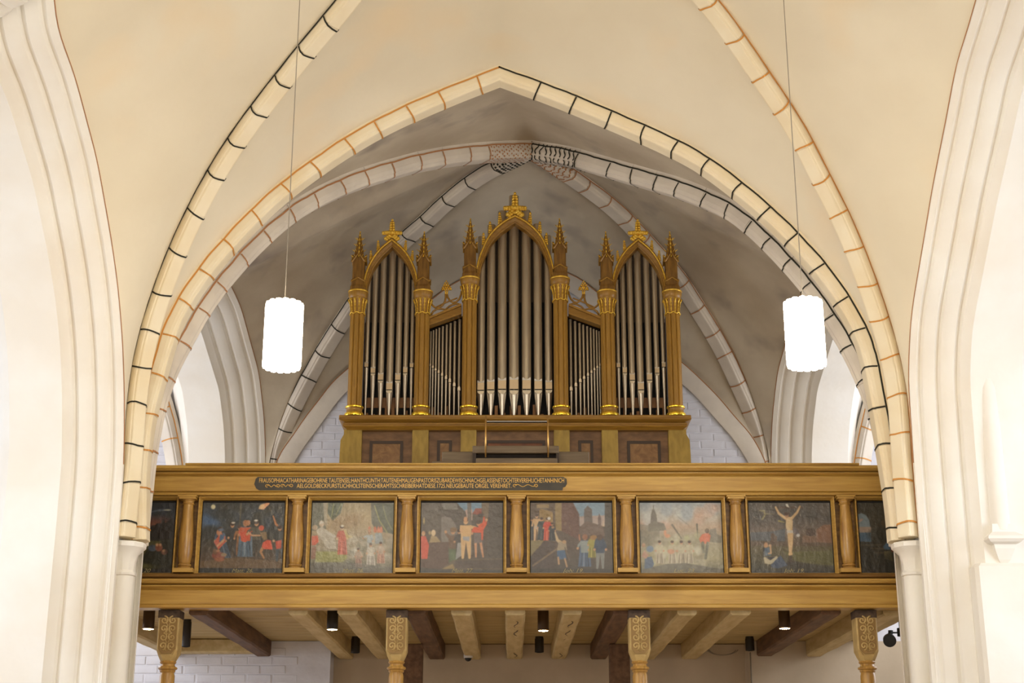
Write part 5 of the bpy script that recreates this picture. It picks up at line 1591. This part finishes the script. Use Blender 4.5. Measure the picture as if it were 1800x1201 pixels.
# pipes
def pipe(x, y, ym, ybot, ytop, dpx, foot=None, lipm='tin_lip', pointed=False, hm=1.3, cut=True):
    """ym = pixel row of the top of the mouth, ytop = row of the pipe top"""
    r = dpx * K / 2
    zm = OZ(ym); z0 = zbase - .005; z1 = OZ(ytop)
    h = r * 2 * .95 * hm
    zl = zm - h          # lower edge of the upper lip
    body = MB().lathe([(r, zl - r * .35), (r, z1), (r * .97, z1 + .004), (r * .9, z1)], x, y, 20).build('pipe', 'tin', org, True, 50)
    MB().lathe([(r * .16 + .004, z0), (r * .99, zl - r * .8), (r, zl - r * .35)], x, y, 20).build('pipe_foot', 'tin_foot', body, True, 50)
    w = r * .86
    yf = y - r * .98
    if pointed:
        poly = [(x - w, zl), (x + w, zl), (x + w, zm - h * .35), (x, zm + h * .15), (x - w, zm - h * .35)]
        MB().prism_y(poly, yf - .004, y - r * .3).build('upper_lip', 'polished_tin', body)
    else:
        mb = MB(); 
        mb.loft([[(x - w, y - r * .2, zm + .004), (x + w, y - r * .2, zm + .004), (x + w, y - r * .2, zl), (x - w, y - r * .2, zl)],
                 [(x - w, yf + .022, zm + .002), (x + w, yf + .022, zm + .002), (x + w, yf, zl), (x - w, yf, zl)],
                 [(x - w * .99, yf - .003, zm - h * .2), (x + w * .99, yf - .003, zm - h * .2), (x + w * .99, yf - .005, zl), (x - w * .99, yf - .005, zl)]])
        mb.build('upper_lip', lipm, body)
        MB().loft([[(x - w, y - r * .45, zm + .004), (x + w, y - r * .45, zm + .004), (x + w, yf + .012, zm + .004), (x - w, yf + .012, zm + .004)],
                   [(x - w, y - r * .45, zm - h * .24), (x + w, y - r * .45, zm - h * .24), (x + w, yf - .007, zm - h * .24), (x - w, yf - .007, zm - h * .24)]]).build('lip_bevel', 'lip_highlight', body)
        # half-round notch above the mouth
        mb = MB(); mb.prism_y([(x + w * .6 * math.cos(a), zm + .003 + w * .42 * math.sin(a)) for a in np.linspace(0, math.pi, 9)], yf + .008, y - r * .3)
        if r > .035: mb.build('mouth_notch', 'lead_pipe', body)
    MB().box(x - w * .92, x + w * .92, yf - .001, y - r * .3, zl - r * .24, zl).build('mouth_slot', 'black_gap', body)
    if r > .025:
        poly = [(x - w, zl - r * .24), (x + w, zl - r * .24)] + [(x + w * math.cos(a), zl - r * .45 - w * .75 * math.sin(a)) for a in np.linspace(0, math.pi, 9)]
        MB().prism_y(poly, yf - .001, y - r * .4).build('lower_lip', 'tin', body)
        if r > .04:
            zc = zl - r * .45 - w * .8
            # two creased edges running down the foot
            mb = MB()
            for sg in (-1, 1):
                mb.tube([(x + sg * w * .5, y - r * .80, zc + .006), (x + sg * .012, y - r * .16 - .006, z0 + .03)], .0035, 4)
            mb.build('foot_crease', 'lead_pipe', body)
    return body

YP = YO + .14
K2 = YP / YO
# side towers
spx = [(644.6, 631, 7.6), (656.3, 640, 9.2), (669.8, 650.5, 10.8), (685, 666, 12.3), (700, 651, 10.6), (713, 640, 8.8), (724, 632, 7.4)]
sTop = [486, 460, 444, 430, 444, 460, 486]
for (px, ym, d), ty in zip(spx, sTop):
    x = at(px, ym, YP).x
    pipe(x, YP, ym, 733, ty, d)
    pipe(2 * XC - x, YP, ym, 733, ty, d)
cpx = [(845.3, 665, 13.4), (862.8, 663, 14.4), (882.6, 660.5, 15.8), (903.4, 659, 17.4), (925.5, 660, 16.4), (945.9, 662, 14.8), (964.5, 664, 13)]
cTop = [410, 389, 365, 338, 364, 388, 408]
for (px, ym, d), ty in zip(cpx, cTop):
    pipe(at(px, ym, YP).x, YP, ym, 733, ty, d * 1.04, hm=1.3)
for px, ty, d in ((869, 389, 9), (893, 372, 9), (915, 371, 9), (937, 388, 9), (853, 407, 8), (954, 407, 8)):
    x = at(px, ty, YP + .25).x
    MB().lathe([(d * K / 2, zbase), (d * K / 2, OZ(ty))], x, YP + .22, 14).build('rear_pipe', 'lead_pipe', org, True, 50)
# flats
fpx = [(756.6, 633.5, 3.2), (761, 637, 3.4), (766, 641, 3.7), (771.3, 645, 4.0), (777.4, 649.6, 4.3), (784.2, 655, 4.6), (790.9, 660, 5.0), (798.6, 667, 5.3), (807, 674, 5.6)]
for px, ym, d in fpx:
    x = at(px, ym, YP).x
    ty = 577 - (px - 756) * .42
    pipe(x, YP, ym, 733, ty, d, pointed=True, hm=1.5)
    pipe(2 * XC - x, YP, ym, 733, ty, d, pointed=True, hm=1.5)
# interior pipes and back boards
mbk = MB()
for a_, b_2, ty in ((xB, xC_, 566), (2 * XC - xC_, 2 * XC - xB, 566)):
    hi_, lo_ = (b_2, a_) if a_ < XC else (a_, b_2)
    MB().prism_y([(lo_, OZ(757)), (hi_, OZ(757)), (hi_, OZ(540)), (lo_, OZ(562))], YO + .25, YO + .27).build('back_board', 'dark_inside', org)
for a_, b_2, y0_, n in ((xA, xB, 470, 9), (2 * XC - xB, 2 * XC - xA, 470, 9), (xC_, 2 * XC - xC_, 425, 11), (xB, xC_, 590, 6), (2 * XC - xC_, 2 * XC - xB, 590, 6)):
    for j in range(n + 1):
        x = a_ + (b_2 - a_) * (j + .3) / (n + 1) + .02
        hgt = random.uniform(.06, .2)
        MB().box(x - .018, x + .018, YO + .195, YO + .225, zbase - .02, zbase + hgt).build('tracker_rod', 'inner_wood', org)
for sgn in (0, 1):
    a_, b_2 = (xA, xB) if not sgn else (2 * XC - xB, 2 * XC - xA)
    MB().box(a_ + .1, b_2 - .1, YO + .225, YO + .233, OZ(708), OZ(690)).build('pipe_rail', 'inner_wood', org)
# case sides and roof edges behind the columns
for cx in (xA, xB, xC_, 2 * XC - xC_, 2 * XC - xB, 2 * XC - xA):
    tall = 505 if cx in (xC_, 2 * XC - xC_) else 528
    MB().box(cx - .03, cx + .03, YO + .05, ybk - .1, OZ(757), OZ(tall + 6)).build('case_side', 'spire_wood', org)
# raking cornices over the flats with open tracery
def rake(m):
    xa, xb = at(755, 560, YO).x, at(811, 545, YO).x
    pa = [(xa, OZ(572.5)), (xb, OZ(552.5)), (xb, OZ(536)), (xa, OZ(560))]
    def P_(q, y): return [(m(x), y, z) for x, z in q]
    o = MB().loft([P_(pa, YO - .0), P_(pa, YO + .12)]).build('raking_cornice', 'organ_wood_x', org)
    top = [(xa, OZ(562)), (xb, OZ(539)), (xb, OZ(535)), (xa, OZ(558))]
    MB().loft([P_(top, YO - .035), P_(top, YO + .12)]).build('rake_moulding', 'organ_wood', o)
    low = [(xa, OZ(573)), (xb, OZ(553)), (xb, OZ(550)), (xa, OZ(570))]
    MB().loft([P_(low, YO - .02), P_(low, YO + .1)]).build('rake_moulding', 'organ_wood', o)
    def T(lst, r): return MB().tube([(m(at(x, y, YO).x), YO + .02, OZ(y)) for x, y in lst], r, 6)
    # two scalloped arcs and two curved stems rising to the trefoil (survey coordinates)
    g = lambda pts: [(720 + x / 10.007, 480 + y / 10.007) for x, y in pts]
    T(g([(375, 730), (410, 670), (470, 628), (550, 620), (630, 635), (690, 580), (760, 545), (840, 530), (900, 550)]), .012).build('tracery_arc', 'organ_wood', o, True)
    T(g([(365, 500), (400, 560), (450, 600), (520, 605), (580, 560), (620, 490), (635, 420), (632, 360)]), .012).build('tracery_arc', 'organ_wood', o, True)
    T(g([(655, 360), (670, 420), (710, 480), (760, 512), (820, 500), (870, 450), (905, 370), (915, 310)]), .012).build('tracery_arc', 'organ_wood', o, True)
    T(g([(470, 590), (560, 545), (640, 510), (740, 470), (840, 430)]), .009).build('tracery_arc', 'organ_wood', o, True)
    mb = MB()
    for x_, y_, r_ in [(645, 140, 14), (625, 175, 17), (665, 175, 17), (605, 215, 19), (645, 210, 20), (685, 215, 19), (585, 255, 20), (630, 250, 20), (665, 250, 20), (710, 255, 20),
                       (572, 285, 17), (605, 285, 18), (690, 285, 18), (725, 285, 17), (645, 280, 20)]:
        (gx, gy), = g([(x_, y_)])
        mb.ball((m(at(gx, gy, YO).x), YO + .01, OZ(gy)), r_ / 10 * K * 1.15, n=7, m=5, sy=1.4)
    for sx_ in (630, 665):
        mb.tube([(m(at(*g([(sx_, 300)])[0], YO).x), YO + .012, OZ(g([(0, 300)])[0][1])), (m(at(*g([(sx_ + (5 if sx_ < 640 else -5), 370)])[0], YO).x), YO + .012, OZ(g([(0, 370)])[0][1]))], .009, 6)
    mb.build('trefoil_finial', 'gilding', o, True)
both(lambda m, s: rake(m))

# ------------------------------------------------------------------ console, lamp and music on the gallery
YK = 15.1
def KX(x): return at(x, 800, YK).x
def KZ(y): return zt(y, YK)
con = base('organ_console', (KX(905), YK, 3.72), 'grey-brown organ console standing in front of the organ case', 'console')
MB().bbox(KX(777), KX(1036), YK + .02, YK + .6, 3.72, KZ(793), .008).build('cabinet', 'grey_console', con)
MB().bbox(KX(831), KX(982), YK - .1, YK + .5, KZ(800.5), KZ(787.5), .006).build('lid', 'grey_console', con)
MB().box(KX(831), KX(837), YK - .1, YK + .4, 3.9, KZ(800.5)).box(KX(977), KX(982), YK - .1, YK + .4, 3.9, KZ(800.5)).build('cheek', 'console_dark', con)
MB().box(KX(837), KX(977), YK - .02, YK + .02, KZ(812), KZ(800.5)).build('opening', 'dark_inside', con)
MB().bbox(KX(837), KX(979), YK - .12, YK - .04, 3.9, KZ(810), .005).build('music_ledge', 'grey_console', con)
lamp = base('music_lamp', (KX(908), YK - .13, KZ(808)), 'slim brass frame lamp with two rods and a crossbar over the console', 'lamp')
for px in (854, 963):
    MB().tube([(KX(px), YK - .13, KZ(809)), (KX(px), YK - .13, KZ(738))], .0085, 8).build('rod', 'brass', lamp, True)
MB().bbox(KX(855), KX(962), YK - .14, YK - .12, KZ(747.5), KZ(745.8), .003).build('crossbar', 'chrome', lamp)
MB().box(KX(856), KX(961), YK - .138, YK - .122, KZ(748.6), KZ(747.4)).build('crossbar_underside', 'black_gap', lamp)
mu = base('sheet_music', (KX(779), 14.55, 0), 'small stack of white sheets lying left of the console', 'papers')
ORG[mu.name] = Vector((0, 0, 0)); mu.location = (0, 0, 0)
zz = zt(815.5, 14.6); xa, xb = at(766, 815, 14.6).x, at(793, 815, 14.6).x
MB().bbox(xa, xb, 14.5, 14.7, zz - .012, zz + .004, .002).build('sheets', 'paper', mu)
st = MB().bbox(xa - .03, xb + .06, 14.42, 14.78, 3.72, zz - .012, .01).build('music_shelf', 'grey_console')
tag(st, 'low wooden shelf carrying the white sheets behind the handrail', 'shelf')
